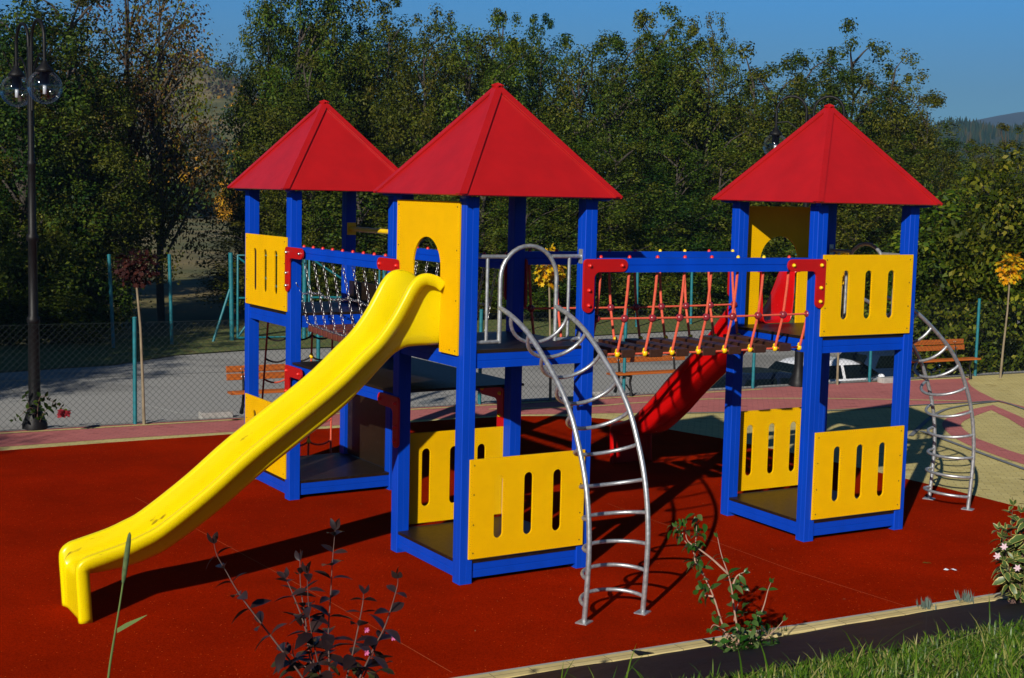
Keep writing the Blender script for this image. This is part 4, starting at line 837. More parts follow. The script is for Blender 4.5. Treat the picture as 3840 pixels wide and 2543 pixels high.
def tree_meshes(seed, h, rad, z0, prof, nclust, nleaf, lsize, mats, spread=0.42, up_bias=0.35, trunk_r=0.14, droop=0.0):
    rs = np.random.RandomState(seed); T = []; R = random.Random(seed)
    cl = []; lobes = [(0, 0, 0.62 * (h - z0) + z0, 0.62 * rad, 0.38 * (h - z0))]; nl_ = R.randint(6, 8)
    for i in range(nl_):
        a = 2 * PI * i / nl_ * 1.62 + R.uniform(-.4, .4); q = rad * R.uniform(.38, .62); tz = R.uniform(.62, .97) if i % 2 else R.uniform(.35, .7); hz = (h - z0) * R.uniform(.16, .30); lobes.append((q * math.cos(a), q * math.sin(a), z0 + (h - z0) * tz - hz, rad * R.uniform(.42, .62), hz))
    for i in range(3): a = R.uniform(0, 6.28); lobes.append((rad * .4 * math.cos(a), rad * .4 * math.sin(a), z0 + (h - z0) * .2, rad * prof(.2) * .75, (h - z0) * .22))
    wl_ = np.array([l[3] * l[4] for l in lobes]); wl_[0] *= 1.5; wl_ /= wl_.sum()
    while len(cl) < nclust:
        lx, ly, lz, lr, lh = lobes[rs.choice(len(lobes), p=wl_)]; u = rs.normal(size=3); u /= np.linalg.norm(u); q = rs.uniform(0.1, 1) ** 0.42
        z = lz + u[2] * lh * q
        if z > z0 * .6: cl.append((lx + u[0] * lr * q, ly + u[1] * lr * q, z, (z - z0) / (h - z0)))
    cl = np.array(cl); k = rs.poisson(nleaf, nclust) + 8
    idx = np.repeat(np.arange(nclust), k); cs = spread * (0.7 + 0.6 * rs.uniform(size=nclust)) * np.where(cl[:, 3] > 0.85, 0.62, 1.0)
    off = np.clip(rs.normal(size=(len(idx), 3)), -1.7, 1.7) * np.array([0.9, 0.9, 0.95]); P = cl[idx, :3] + off * cs[idx][:, None] * 0.62
    out = off / (np.linalg.norm(off, axis=1, keepdims=True) + 1e-6); mi = (rs.uniform(size=nclust) * len(mats)).astype(int)[idx] if len(mats) > 1 else None
    crown = leaves_mesh('crown', P, lsize, mats, rs, up_bias, out, mi)
    tb = MB(); tp = [Vector((0.0, 0, -0.3))]; x = y = 0
    for i in range(1, 9): x += R.uniform(-.09, .09) * h / 10; y += R.uniform(-.09, .09) * h / 10; tp.append(Vector((x, y, h * 0.84 * i / 8)))
    tb.tube(tp, [trunk_r * (1 - 0.11 * i) for i in range(9)], 7)
    for j in R.sample(range(nclust), min(44, nclust)):
        c = Vector(cl[j, :3]); zs = max(0.1 * h, c.z - (0.55 + R.random() * 0.5) * Vector((c.x, c.y)).length - 0.25); f = max(0, min(7.99, zs / (h * 0.84) * 8)); s = tp[int(f)].lerp(tp[int(f) + 1], f - int(f)); mid = s.lerp(c, 0.5) + Vector((R.uniform(-.1, .1), R.uniform(-.1, .1), 0.12 * (c - s).length))
        tb.tube([s, mid, c], [trunk_r * 0.36, trunk_r * 0.2, trunk_r * 0.07], 5)
    return tb.mesh('trunk', 'bark'), crown
ovo = lambda t: math.sin(PI * min(1, 0.10 + 0.9 * t) ** 0.85) ** 0.75 * 0.95 + 0.05
full = lambda t: min(1, 0.62 + 1.3 * t) * max(0.0, 1 - t ** 3.0) ** 0.75 + 0.04
bush = lambda t: max(0.0, 1 - t ** 2.2) ** 0.6
KIND = {
 'green': [tree_meshes(11 + i, 10, 2.5, 0.9, full, 270, 120, 0.108, ['leaf_green', 'leaf_green', 'leaf_olive'], 0.34) for i in range(3)],
 'dark': [tree_meshes(31 + i, 10, 2.4, 0.9, full, 260, 120, 0.108, ['leaf_dark', 'leaf_green'], 0.34) for i in range(2)],
 'olive': [tree_meshes(51 + i, 10, 2.4, 0.7, full, 260, 115, 0.108, ['leaf_olive', 'leaf_green'], 0.34) for i in range(2)],
 'brown': [tree_meshes(71 + i, 10, 2.5, 1.6, ovo, 150, 46, 0.13, ['leaf_brown', 'leaf_brown', 'leaf_olive'], 0.5, trunk_r=0.16) for i in range(2)],
 'slim': [tree_meshes(81 + i, 10, 1.5, 0.6, ovo, 120, 60, 0.15, ['leaf_green', 'leaf_olive'], 0.42) for i in range(2)],
 'bush': [tree_meshes(91 + i, 3, 1.6, 0.1, bush, 90, 80, 0.13, [['leaf_dark', 'leaf_green'], ['leaf_olive', 'leaf_green']][i % 2], 0.42, trunk_r=0.06) for i in range(2)],
 'gold': [tree_meshes(101, 3, 1.7, 0.05, bush, 80, 110, 0.14, ['leaf_gold'], 0.42, trunk_r=0.06)],
 'bright': [tree_meshes(111 + i, 6, 2.0, 0.1, full, 150, 62, 0.165, ['leaf_bright', 'leaf_bright', 'leaf_green'], 0.40, trunk_r=0.09) for i in range(2)],
}
WS = {'green': 1.22, 'dark': 1.22, 'olive': 1.22, 'slim': 1.2}
NH = {'green': 10, 'dark': 10, 'olive': 10, 'brown': 10, 'slim': 10, 'bush': 3, 'gold': 3, 'bright': 6}
def place_tree(kind, x, y, z, h, wd, label, group, name='deciduous_tree', cat='tree'):
    i = rnd.randrange(len(KIND[kind])); tm, cm = KIND[kind][i]; t = thing(name, label, cat, (x, y, z), rnd.uniform(0, 6.28), group); s = h / NH[kind]
    for nm, me in (('trunk', tm), ('crown', cm)):
        o = bpy.data.objects.new(nm, me); C.objects.link(o); o.parent = t; o.scale = (wd * WS.get(kind, 1), wd * WS.get(kind, 1), s)
    return t
def tree_px(kind, dx, dtop, Y, label, group='trees beyond the road', wd=1.0, base=RZ, name='deciduous_tree', cat='tree'):
    """dx, dtop on the 2368 px wide view: the tree stands on the sight line of dx at depth Y and reaches dtop"""
    top = at(dx * 1.6216, dtop * 1.6216, Y); return place_tree(kind, top.x, Y, base, (top.z - base) * (1.06 if name == 'deciduous_tree' else 1), wd, label, group, name, cat)
W_ = 'trees beyond the road'
TREES = [
 ('dark', 40, -60, 40, 'dark green tree at the left edge behind the globe lamp', 1.0), ('green', 150, -25, 42, 'green tree just right of the globe lamp', 0.95), ('olive', 205, 150, 41, 'lower olive tree right of the globe lamp, in front of the brown tree', 0.7),
 ('brown', 290, -150, 47, 'sparse brown autumn tree with sky between its branches', 1.0), ('brown', 370, -90, 45, 'thin brown and olive tree left of the gap showing the hillside', 0.85),
 ('dark', 622, -70, 50, 'dark tall tree right of the hillside gap above the rear left tower', 0.55), ('green', 690, -120, 50, 'very tall green tree behind the rear left roof', 0.9), ('green', 800, -90, 52, 'very tall green tree between the two left roofs', 0.9),
 ('olive', 725, 150, 46, 'lower olive tree behind the apex of the rear left roof', 0.8), ('dark', 900, -25, 52, 'dark green tree left of the middle roof', 0.85), ('green', 985, -5, 50, 'green tree whose top stands just left of the middle roof apex', 0.75),
 ('green', 1090, 12, 50, 'green tree directly above the middle roof apex', 0.85), ('olive', 1180, 45, 52, 'olive tree right of the middle roof apex', 0.75), ('dark', 1255, 28, 55, 'dark tree with a thin pointed top right of the middle roof', 0.7),
 ('green', 1350, 60, 50, 'green tree over the right slope of the middle roof', 0.85), ('olive', 1435, 75, 49, 'olive tree standing between the middle and right roofs', 0.8), ('green', 1530, 34, 51, 'tallest pointed green tree between the middle and right roofs', 0.85),
 ('olive', 1625, 78, 50, 'olive tree left of the right roof', 0.8), ('green', 1665, 60, 56, 'thin topped green tree behind the olive tree left of the right roof', 0.6), ('slim', 1740, 140, 52, 'slender tree left of the lamp hoops', 0.9), ('green', 1800, 165, 50, 'green tree behind the lamp hoops', 0.8),
 ('olive', 1860, 115, 52, 'yellowish green tree behind the right roof apex', 0.75), ('dark', 1985, 78, 52, 'tall dark crowned tree above the right slope of the right roof', 0.9), ('green', 2075, 145, 51, 'green tree on the shoulder right of the right roof', 0.75), ('olive', 2140, 205, 50, 'last tree of the row, sloping down to the open sky on the right', 0.65)]
for k, dx, dt, Y, lb, wd in TREES: tree_px(k, dx, dt, Y, lb, W_, wd)
for k, dx, dt, Y, wd in (('green', 690, 60, 58, .9), ('dark', 760, 30, 60, 1), ('green', 870, 60, 60, 1), ('dark', 1000, 80, 60, 1), ('green', 1130, 95, 60, 1), ('dark', 1290, 110, 60, 1), ('green', 1400, 130, 60, 1), ('dark', 1500, 120, 60, 1), ('green', 1590, 140, 60, 1), ('dark', 1700, 180, 60, 1), ('green', 1830, 190, 60, 1), ('dark', 1940, 160, 60, 1), ('green', 2050, 220, 60, 1), ('green', 110, 60, 50, 1), ('dark', -60, -20, 46, 1)):
    tree_px(k, dx, dt, Y, 'green tree crowded into the second row of the wood', 'trees in the second row of the wood', wd)
for k, dx, dt, Y, wd in (('dark', 880, 330, 47, .9), ('green', 1130, 350, 47, .9), ('olive', 1290, 300, 46, .9), ('green', 1420, 330, 47, .9), ('dark', 1560, 330, 48, .9), ('olive', 1690, 340, 48, .9), ('green', 1220, 420, 45, .7), ('green', 960, 420, 45, .7), ('olive', 2000, 330, 48, .9), ('dark', 2090, 330, 49, .8), ('slim', 820, 300, 45, .9), ('olive', 705, 330, 47, .7)):
    tree_px(k, dx, dt, Y, 'lower tree filling the foot of the wood beyond the road', 'lower trees at the foot of the wood', wd)
for i in range(30):
    dx = 560 + i * 56 + rnd.uniform(-20, 20); Y = 45.5 + max(0, dx - 600) * 0.002 + rnd.uniform(-1, 1.5)
    tree_px(rnd.choice(['bush', 'bush', 'slim']), dx, 560 + rnd.uniform(-70, 60), Y, 'bush in the thicket along the foot of the wood', 'bushes along the foot of the wood', rnd.uniform(0.7, 1.0), RZ, 'bush', 'bush')
for dx, dt, Y in ((-20, 500, 36), (60, 520, 36), (130, 540, 36.5), (190, 560, 37), (20, 620, 35), (120, 640, 35.5)):
    tree_px('bush', dx, dt, Y, 'dark bush behind the far fence posts on the left', 'dark bushes beyond the road on the left', 0.9, RZ, 'bush', 'bush')
tree_px('gold', 545, 430, 140, 'golden yellow autumn shrub at the left edge of the rear left tower', None, 1.1, -0.75, 'shrub', 'shrub'); tree_px('gold', 612, 490, 130, 'orange shrub low between the posts of the rear left tower', None, 0.9, -0.75, 'shrub', 'shrub')
for dx, dt, Y, kd, lb in ((2190, 318, 62, 'olive', 'olive tree low against the far forest at right'), (2260, 330, 66, 'olive', 'autumn tinted tree below the blue mountain'), (2345, 300, 60, 'olive', 'olive tree at the right edge below the mountain'), (2310, 350, 56, 'green', 'small green tree behind the bright bush at right')): tree_px(kd, dx, dt, Y, lb, 'small trees at the right edge', 0.8)
tree_px('bright', 2200, 395, 31, 'bright green leafy bush behind the right bench', 'bright bushes behind the fence on the right', 0.95, RZ, 'bush', 'bush'); tree_px('bright', 2330, 330, 29, 'tall bright green bush at the right edge behind the yellow sapling', 'bright bushes behind the fence on the right', 0.85, RZ, 'bush', 'bush')
tree_px('bright', 2100, 560, 34, 'leafy bush hanging over the navy car', 'bright bushes behind the fence on the right', 0.7, RZ, 'bush', 'bush'); tree_px('bright', 2420, 420, 28, 'leafy bush running out of the picture at right', 'bright bushes behind the fence on the right', 0.8, RZ, 'bush', 'bush')
for x, y, h in ((-15.6, 16.5, 9.5), (-15.0, 21, 9.5), (-14.2, 25.0, 8), (-12.4, 3.4, 9.5), (-18, 24, 11)): place_tree('dark', x, y, RZ, h, 1.1, 'tree left of the picture shading the road', 'trees shading the road on the left')
# far woods: bushes on the left hillside, conifers on the right ridge
rs = np.random.RandomState(5)
pts = []
for i in range(420):
    r = rs.uniform(150, 700); d = rs.uniform(-24, -4); ph = math.radians(d); pts.append((r * math.sin(ph), r * math.cos(ph), hgt(r, ph), 2.0 + r * 0.006))
P = np.concatenate([np.array(p[:3]) + np.array([0, 0, p[3] * 0.45]) + rs.normal(size=(70, 3)) * np.array([.42, .42, .38]) * p[3] for p in pts]); mi = np.repeat(rs.choice([0, 1, 1, 2], 420), 70)
o = bpy.data.objects.new('hillside_wood', leaves_mesh('hillside_wood', P, 1.3, ['leaf_brown', 'leaf_green', 'leaf_gold'], rs, 0.3, None, mi, 0.8)); C.objects.link(o); tag(o, 'autumn trees and bushes scattered over the far hillside on the left', 'wood', None, 'stuff')
cm = MB(); R2 = random.Random(9)
for i in range(2600):
    r = R2.uniform(560, 960); d = R2.uniform(9, 26); ph = math.radians(d); x, y, z = r * math.sin(ph), r * math.cos(ph), hgt(r, ph); hh = R2.uniform(4, 6.5); rr = hh * 0.24; a0 = R2.random() * 6
    b = [(x + rr * math.cos(a0 + 6.28 * k / 5), y + rr * math.sin(a0 + 6.28 * k / 5), z - 1) for k in range(5)]; cm.add(b + [(x, y, z + hh)], [(k, (k + 1) % 5, 5) for k in range(5)])
tag(cm.build('forest', 'conifer'), 'dark conifer forest on the far ridge at right', 'forest', None, 'stuff')

# ------------------------------------------------------------------ saplings
def leaf_prism(mb, p, d, nrm, ln, wd, bend=0.25, m=0, uv=None):
    """one leaf: six quads, folded along its midrib and bent down"""
    d = d.normalized(); s = d.cross(nrm); s = s.normalized() if s.length > 1e-6 else d.orthogonal().normalized(); n = s.cross(d); pr = [0.02, 0.75, 1.0, 0.72, 0.02]; vs = []
    for i, q in enumerate(pr):
        f = i / 4; c = p + d * (ln * f) - n * (bend * ln * f * f); h = n * (wd * 0.16 * q); vs += [c - s * wd * 0.5 * q + h, c, c + s * wd * 0.5 * q + h]
    mb.add(vs, [(i * 3 + k, i * 3 + k + 1, i * 3 + k + 4, i * 3 + k + 3) for i in range(4) for k in range(2)], m, True)
def maple_leaf(mb, p, d, nrm, s):
    d = d.normalized(); a = d.cross(nrm).normalized(); vs = [p]
    for ang, r in ((-150, .35), (-115, .75), (-85, .45), (-55, .95), (-25, .55), (0, 1.1), (25, .55), (55, .95), (85, .45), (115, .75), (150, .35)): q = math.radians(ang); vs.append(p + d * (0.35 * s) + (d * math.cos(q) + a * math.sin(q)) * r * s * 0.5)
    mb.add(vs, [(0, i, i + 1) for i in range(1, 11)])
def make_sapling(label, base, z0, z1, rad, mat, n, seed, ls=0.07, lean=0.0):
    R = random.Random(seed); t = thing('sapling', label, 'young tree', base, 0, 'staked young trees along the fence')
    MB().tube([(0, 0, -.02), (R.uniform(-.02, .02), 0, z0 * .3), (R.uniform(-.02, .02) + lean * .6, 0, z0 * .7), (lean, 0, z0 + 0.05)], [0.022, 0.019, 0.016, 0.014], 7).build('trunk', 'sap_bark', t)
    mb = MB(); zc = (z0 + z1) / 2
    for i in range(n):
        u = Vector((R.gauss(0, 1), R.gauss(0, 1), R.gauss(0, 1))).normalized(); q = R.random() ** 0.45; p = Vector((lean + u.x * rad * q, u.y * rad * q, zc + u.z * (z1 - z0) / 2 * q)); maple_leaf(mb, p, (u + Vector((0, 0, -0.7)) + Vector((R.gauss(0, .5), R.gauss(0, .5), R.gauss(0, .3)))), (u + Vector((R.gauss(0, .4), R.gauss(0, .4), .5))), ls * R.uniform(.7, 1.25))
    mb.build('crown', mat, t)
    tw = MB()
    for i in range(12): u = Vector((R.gauss(0, 1), R.gauss(0, 1), R.uniform(0, 1.4))).normalized(); tw.tube([(lean, 0, z0), Vector((lean, 0, zc)) + Vector((u.x * rad, u.y * rad, (u.z - .4) * (z1 - z0) / 2)) * .8], [0.006, 0.003], 4)
    tw.build('twig', 'sap_bark', t); return t
make_sapling('young tree with a ball of maroon leaves near the left fence', (-4.62, 17.42, 0), 1.76, 2.24, 0.27, 'leaf_maroon', 330, 1, 0.085, -0.09)
make_sapling('young maple with a yellow orange crown at the right edge', (8.52, 24.15, 0), 1.66, 2.20, 0.20, 'leaf_maple', 210, 2, 0.105, 0.06)
make_sapling('young maple with orange leaves seen through the middle tower railing', (0.58, 20.2, 0), 1.68, 2.25, 0.20, 'leaf_maple', 210, 3, 0.10, -0.06)
make_sapling('young maple mostly hidden behind the upper panel of the right tower', (5.36, 22.75, 0), 1.68, 2.2, 0.18, 'leaf_maple', 180, 4, 0.10, 0.0)

# ------------------------------------------------------------------ foreground plants
def stem_plant(name, label, cat, base, stems, leafmat, twigmat, ln, wd, gap, seed, bend=0.35, r0=0.007, extra=None, pairs=True, jit=0.5, start=0.25):
    R = random.Random(seed); t = thing(name, label, cat, base, 0); base = Vector(base); tw = MB(); lf = MB()
    for S in stems:
        P = smooth_path([Vector(p) - base for p in S], 5); tw.tube(P, [r0 * (1 - 0.75 * i / (len(P) - 1)) for i in range(len(P))], 5)
        L = sum((P[i + 1] - P[i]).length for i in range(len(P) - 1)); acc = 0; nxt = L * start; k = R.random() * 3
        for i in range(len(P) - 1):
            sg = (P[i + 1] - P[i]); sl = sg.length
            while acc + sl >= nxt:
                p = P[i] + sg * ((nxt - acc) / sl); ax = sg.normalized(); a = ax.orthogonal().normalized(); b = ax.cross(a); k += PI / 2 + R.uniform(-.4, .4); f = nxt / L; sz = (0.72 + 0.5 * math.sin(PI * min(1, f))) * R.uniform(.75, 1.15)
                for q in ((0, PI) if pairs else (0,)):
                    d = (a * math.cos(k + q) + b * math.sin(k + q)) + ax * R.uniform(.1, .7) + Vector((0, 0, R.uniform(-.3, .2))); leaf_prism(lf, p, d, ax + Vector((R.gauss(0, .3), R.gauss(0, .3), .4)), ln * sz, wd * sz, bend * R.uniform(.3, 1.6), 0)
                nxt += gap * R.uniform(.75, 1.25)
            acc += sl
        ax = (P[-1] - P[-2]).normalized()
        for q in range(3): a = ax.orthogonal().normalized(); b = ax.cross(a); g = q * 2.1 + R.random(); leaf_prism(lf, P[-1], ax + (a * math.cos(g) + b * math.sin(g)) * .5, a * math.cos(g + 1) + b * math.sin(g + 1) + ax * .3, ln * .6, wd * .55, .2)
    tw.build('stem', twigmat, t); lf.build('foliage', leafmat, t)
    if extra: extra(t, base, R)
    return t
zL = lambda x, y: (300 + x / 1.69143, 1850 + y / 1.69143); zK = lambda x, y: (2150 + x / 2.6447, 1950 + y / 2.6447)
def px_stem(zf, pts, Y, dy=0.0):
    n = len(pts); return [at(*zf(x, y), Y + dy * i / (n - 1)) for i, (x, y) in enumerate(pts)]
YW = 5.25
def ground_z(x, y): return bank_z(N0 - EN.dot(Vector((x, y, 0))))
wb = at(300 + 1600 / 1.69143, 2650, YW); wb.z = ground_z(wb.x, wb.y); WB = wb
ws = []
for pts, dy in (([(1410, 1168), (1260, 970), (1130, 800), (1040, 680), (980, 590), (930, 500), (870, 395), (850, 320)], -.1), ([(1585, 1165), (1575, 900), (1590, 650), (1600, 450), (1618, 235)], .05), ([(1460, 1050), (1430, 800), (1400, 600), (1395, 430)], .15), ([(1520, 1120), (1460, 830), (1440, 510)], -.15), ([(1740, 970), (1790, 720), (1798, 640)], .1), ([(1850, 1010), (1940, 830), (2010, 600), (2015, 540)], -.05), ([(1430, 860), (1350, 640), (1305, 540)], .1), ([(1800, 1160), (1850, 1040), (1900, 920)], .2), ([(1500, 1160), (1400, 1080), (1330, 1010)], .1)):
    ws.append([WB] + [WB.lerp(at(*zL(*pts[0]), YW), 0.5) + Vector((0, 0, .03))] + px_stem(zL, pts, YW, dy))
def wflow(t, base, R):
    for x, y in ((1815, 865), (1985, 915), (1815, 1010)):
        mb = MB(); p = at(*zL(x, y), YW - .02) - base
        for k in range(5): a = k * 1.257; d = Vector((math.cos(a), -.3, math.sin(a))); leaf_prism(mb, p, d * .8 + Vector((.5, -.4, 0)), Vector((0, -1, .2)), .014, .008, .3)
        mb.build('flower', 'petal', t)
    low = MB()
    for i in range(55):
        p = at(*zL(R.uniform(1250, 2000), R.uniform(1060, 1330)), YW + R.uniform(-.15, .2)) - base; leaf_prism(low, p, Vector((R.gauss(0, 1), R.gauss(0, 1), R.uniform(-.3, .4))), Vector((R.gauss(0, .4), R.gauss(0, .4), 1)), .055 * R.uniform(.6, 1.1), .028, .4)
    low.build('lower_foliage', 'leaf_purple_green', t)
stem_plant('weigela_shrub', 'purple leaved shrub with a few pink flowers in the front centre', 'shrub', WB, ws, 'leaf_purple', 'twig_dark', 0.085, 0.042, 0.066, 21, .35, 0.0050, wflow, True, start=0.42)
YD = 8.55; db = at(*zK(1600, 1345), YD); db.z = ground_z(db.x, db.y) + .012
ds = []
for pts, dy in (([(1590, 1310), (1480, 1040), (1390, 760), (1290, 540), (1190, 320), (1060, 150), (1020, 70)], .1), ([(1640, 1200), (1590, 850), (1570, 680), (1530, 520), (1470, 350), (1430, 170)], -.1), ([(1530, 530), (1380, 390), (1250, 290), (1130, 200), (1110, 40)], 0), ([(1290, 540), (1210, 420), (1210, 280), (1225, 20)], .1), ([(1700, 1320), (1780, 1100), (1880, 880), (1930, 700), (1960, 620)], -.1), ([(1690, 1250), (1800, 1210), (1900, 1170), (2010, 1080), (2080, 1000)], .1), ([(1630, 1250), (1500, 1100), (1400, 1040), (1360, 1080)], -.1), ([(1600, 1000), (1610, 900), (1640, 820)], .1), ([(1570, 680), (1620, 560), (1690, 520)], .0), ([(1680, 1300), (1760, 1180), (1800, 1060), (1830, 950)], .1), ([(1620, 1320), (1480, 1220), (1400, 1190)], -.1), ([(1390, 760), (1290, 750), (1260, 790)], .05)):
    ds.append(([db] if pts[0][1] > 1150 else []) + px_stem(zK, pts, YD, dy))
def dlow(t, base, R):
    low = MB()
    for i in range(145):
        u = R.random(); x = 1560 + R.gauss(170, 150); y = 1330 - abs(R.gauss(0, 1)) * 260 * max(.2, 1 - abs(x - 1750) / 480); p = at(*zK(x, y), YD + R.uniform(-.15, .15)) - base; p.z = max(p.z, .02)
        leaf_prism(low, p, Vector((R.gauss(0, 1), R.gauss(0, 1), R.uniform(-.6, .4))), Vector((R.gauss(0, .5), R.gauss(0, .5), 1)), .075 * R.uniform(.5, 1.1), .040 * R.uniform(.7, 1.1), .45)
    for cx, cy, n, sx, sy in ((1060, 90, 15, 90, 70), (1230, 90, 12, 60, 90), (1230, 250, 9, 80, 60), (1250, 420, 13, 70, 60), (1290, 650, 10, 60, 60), (1640, 640, 8, 60, 60), (1420, 950, 8, 60, 110), (1630, 560, 6, 80, 30)):
        for i in range(n):
            p = at(*zK(R.gauss(cx, sx * .6), R.gauss(cy, sy * .6)), YD + R.uniform(-.12, .12)) - base; leaf_prism(low, p, Vector((R.gauss(0, .7), R.gauss(0, .7), R.uniform(-1, .2))), Vector((R.gauss(0, .6), R.gauss(0, .6), 1)), .07 * R.uniform(.6, 1.1), .038 * R.uniform(.7, 1.1), .5)
    low.build('foliage', 'leaf_dogwood', t)
stem_plant('dogwood_shrub', 'lanky green leaved shrub with pale stems planted in the weed fabric', 'shrub', db, ds, 'leaf_dogwood', 'twig_pink', 0.066, 0.036, 0.15, 22, .45, 0.008, dlow, True, start=0.3)
YV = 9.75; vb = at(3810, 2290, YV); vb.z = ground_z(vb.x, vb.y) + .01; R = random.Random(4); vsn = []
for i in range(26):
    a = R.uniform(-1.0, 1.0); hgt_ = R.uniform(.35, .95) * (1 - .35 * abs(a)); vsn.append([vb + Vector((R.uniform(-.05, .1), R.uniform(-.08, .08), 0)), vb + Vector((a * .12 + .04, R.uniform(-.12, .12), hgt_ * .5)), vb + Vector((a * .26 + .08, R.uniform(-.22, .22), hgt_))])
vsn.append([vb, vb + Vector((.03, 0, .5)), vb + Vector((.055, 0, .80)), vb + Vector((.03, 0, .98))])
def vflow(t, base, R):
    for x, y in ((3740, 2085), (3815, 2130), (3765, 2050)):
        mb = MB(); p = at(x, y, YV - .2) - base
        for k in range(6): a = k * 1.047; leaf_prism(mb, p, Vector((math.cos(a), -.4, math.sin(a))), Vector((0, -1, .2)), .026, .014, .5)
        mb.build('flower', 'petal_pale', t)
vt = stem_plant('variegated_shrub', 'cream edged variegated shrub with pale pink flowers at the right edge', 'shrub', vb, vsn, 'leaf_var', 'twig_dark', 0.105, 0.048, 0.075, 23, .5, 0.006, vflow, True, start=0.15)
for o in children(vt):
    if o.name.startswith('foliage'):
        me = o.data; uvl = me.uv_layers.new(name='UVMap'); vi = np.zeros(len(me.loops), dtype=np.int32); me.loops.foreach_get('vertex_index', vi); loc_ = vi % 15; u = np.where(loc_ % 3 == 1, 0.0, 1.0); uv = np.stack([u * 0.75, (loc_ // 3) / 4], 1).astype(np.float32); uvl.data.foreach_set('uv', uv.ravel())
# timothy stalk at lower left
YS = 3.3; sb = at(300 + 165 / 1.69143, 2700, YS); stl = [sb] + [at(*zL(x, y), YS) for x, y in ((180, 1168), (220, 900), (250, 720), (272, 575))]
gs = thing('grass_stalk', 'single tall grass stalk with a cylindrical seed head at lower left', 'grass stalk', sb)
rel = lambda P: [p - sb for p in P]
MB().tube(rel(smooth_path(stl, 4)), [0.0032] * 8 + [0.0026] * 9, 6).build('stalk', 'stalk', gs)
hd = [at(*zL(272 + (316 - 272) * f, 578 - 330 * f), YS) for f in (0, .05, .2, .5, .8, .95, 1)]; MB().tube(rel(hd), [0.0015, 0.004, 0.0062, 0.0068, 0.0060, 0.004, 0.001], 8).build('seed_head', 'seedhead', gs)
lm = MB(); lp = [at(*zL(x, y), YS) for x, y in ((235, 872), (290, 840), (360, 805), (425, 772))]
for i in range(3): a, b = lp[i] - sb, lp[i + 1] - sb; w0, w1 = (.006, .0065, .004, .0005)[i], (.006, .0065, .004, .0005)[i + 1]; lm.add([a + Vector((0, 0, w0)), a - Vector((0, 0, w0)), b - Vector((0, 0, w1)), b + Vector((0, 0, w1))], [(0, 1, 2, 3)])
lm.build('blade', 'stalk', gs)
# lawn on the bank (nobody could count it)
def grass_mesh():
    rs = np.random.RandomState(12); N = 62000; t = rs.uniform(-4.5, 6.5, N); n = 2.05 + rs.gamma(1.6, 0.75, N); n = np.where(rs.uniform(size=N) < .5, rs.uniform(2.05, 5.2, N), n); wob = 0.16 * np.sin(t * 2.3) + 0.10 * np.sin(t * 5.1 + 1); ok = (n > 2.2 + wob) & (n < 6); t, n = t[ok], n[ok]; N = len(t)
    x = EP.x + ED.x * t - EN.x * n; y = EP.y + ED.y * t - EN.y * n; z = np.array([bank_z(q) for q in n]) - 0.02
    tall = rs.uniform(size=N) < 0.012; h = rs.gamma(4, 0.0100, N) + 0.012; h = np.where(tall, h * 2.6, h); wd = np.where(tall, 0.0045, 0.0032) * rs.uniform(.7, 1.4, N)
    a = rs.uniform(0, 2 * PI, N); lean = rs.uniform(0.2, 1.2, N) * h; dx, dy = np.cos(a), np.sin(a); sx, sy = -dy, dx; V = np.zeros((N, 7, 3))
    for i, (f, wf) in enumerate(((0, 1), (.4, .95), (.75, .65))):
        cx = x + dx * lean * f * f; cy = y + dy * lean * f * f; cz = z + h * (f - .25 * f * f * lean / h)
        V[:, 2 * i] = np.stack([cx - sx * wd * wf, cy - sy * wd * wf, cz], 1); V[:, 2 * i + 1] = np.stack([cx + sx * wd * wf, cy + sy * wd * wf, cz], 1)
    V[:, 6] = np.stack([x + dx * lean, y + dy * lean, z + h * (1 - .25 * lean / h)], 1)
    base = np.arange(N)[:, None] * 7; q = np.concatenate([base + np.array([[0, 1, 3, 2]]), base + np.array([[2, 3, 5, 4]])], 0); tri = base + np.array([[4, 5, 6]])
    me = bpy.data.meshes.new('lawn'); me.vertices.add(7 * N); me.vertices.foreach_set('co', V.reshape(-1).astype(np.float32)); lv_ = np.concatenate([q.ravel(), tri.ravel()]).astype(np.int32); me.loops.add(len(lv_)); me.loops.foreach_set('vertex_index', lv_); me.polygons.add(3 * N)
    tot = np.concatenate([np.full(2 * N, 4), np.full(N, 3)]).astype(np.int32); me.polygons.foreach_set('loop_start', np.concatenate([[0], np.cumsum(tot)[:-1]]).astype(np.int32)); me.polygons.foreach_set('loop_total', tot); me.materials.append(M['grass']); me.update(calc_edges=True); me.validate(); return me
lw = bpy.data.objects.new('lawn', grass_mesh()); C.objects.link(lw); tag(lw, 'rough green grass on the bank in the lower right corner', 'grass', None, 'stuff')
# small weeds on the kerb
def tuft(name, label, loc, n, h, mat, seed, wd=.006, cat='weed', group=None):
    R = random.Random(seed); mb = MB()
    for i in range(n):
        a = R.uniform(0, 6.28); p = Vector((R.gauss(0, .035), R.gauss(0, .03), 0)); d = Vector((math.cos(a) * R.uniform(.2, .9), math.sin(a) * R.uniform(.2, .9), 1)); leaf_prism(mb, p, d, Vector((math.cos(a), math.sin(a), .5)), h * R.uniform(.5, 1.1), wd, .3)
    o = mb.build(name, mat); o.location = loc; return tag(o, label, cat, group)
for i, (t_, lb) in enumerate(((3.62, 'grey green cushion plant on the kerb, left of a pair'), (4.02, 'grey green cushion plant on the kerb, nearer the variegated shrub'))): p = edge(t_, -.10); tuft('cushion_plant', lb, (p[0], p[1], .03), 60, .085, 'leaf_grey', 30 + i, .008, 'plant', 'grey green plants on the kerb')
p = edge(2.06, -.12); tuft('weed', 'dry reddish weed sprouting from the kerb in front of the right tower', (p[0], p[1], .02), 26, .12, 'leaf_brown', 33, .005)
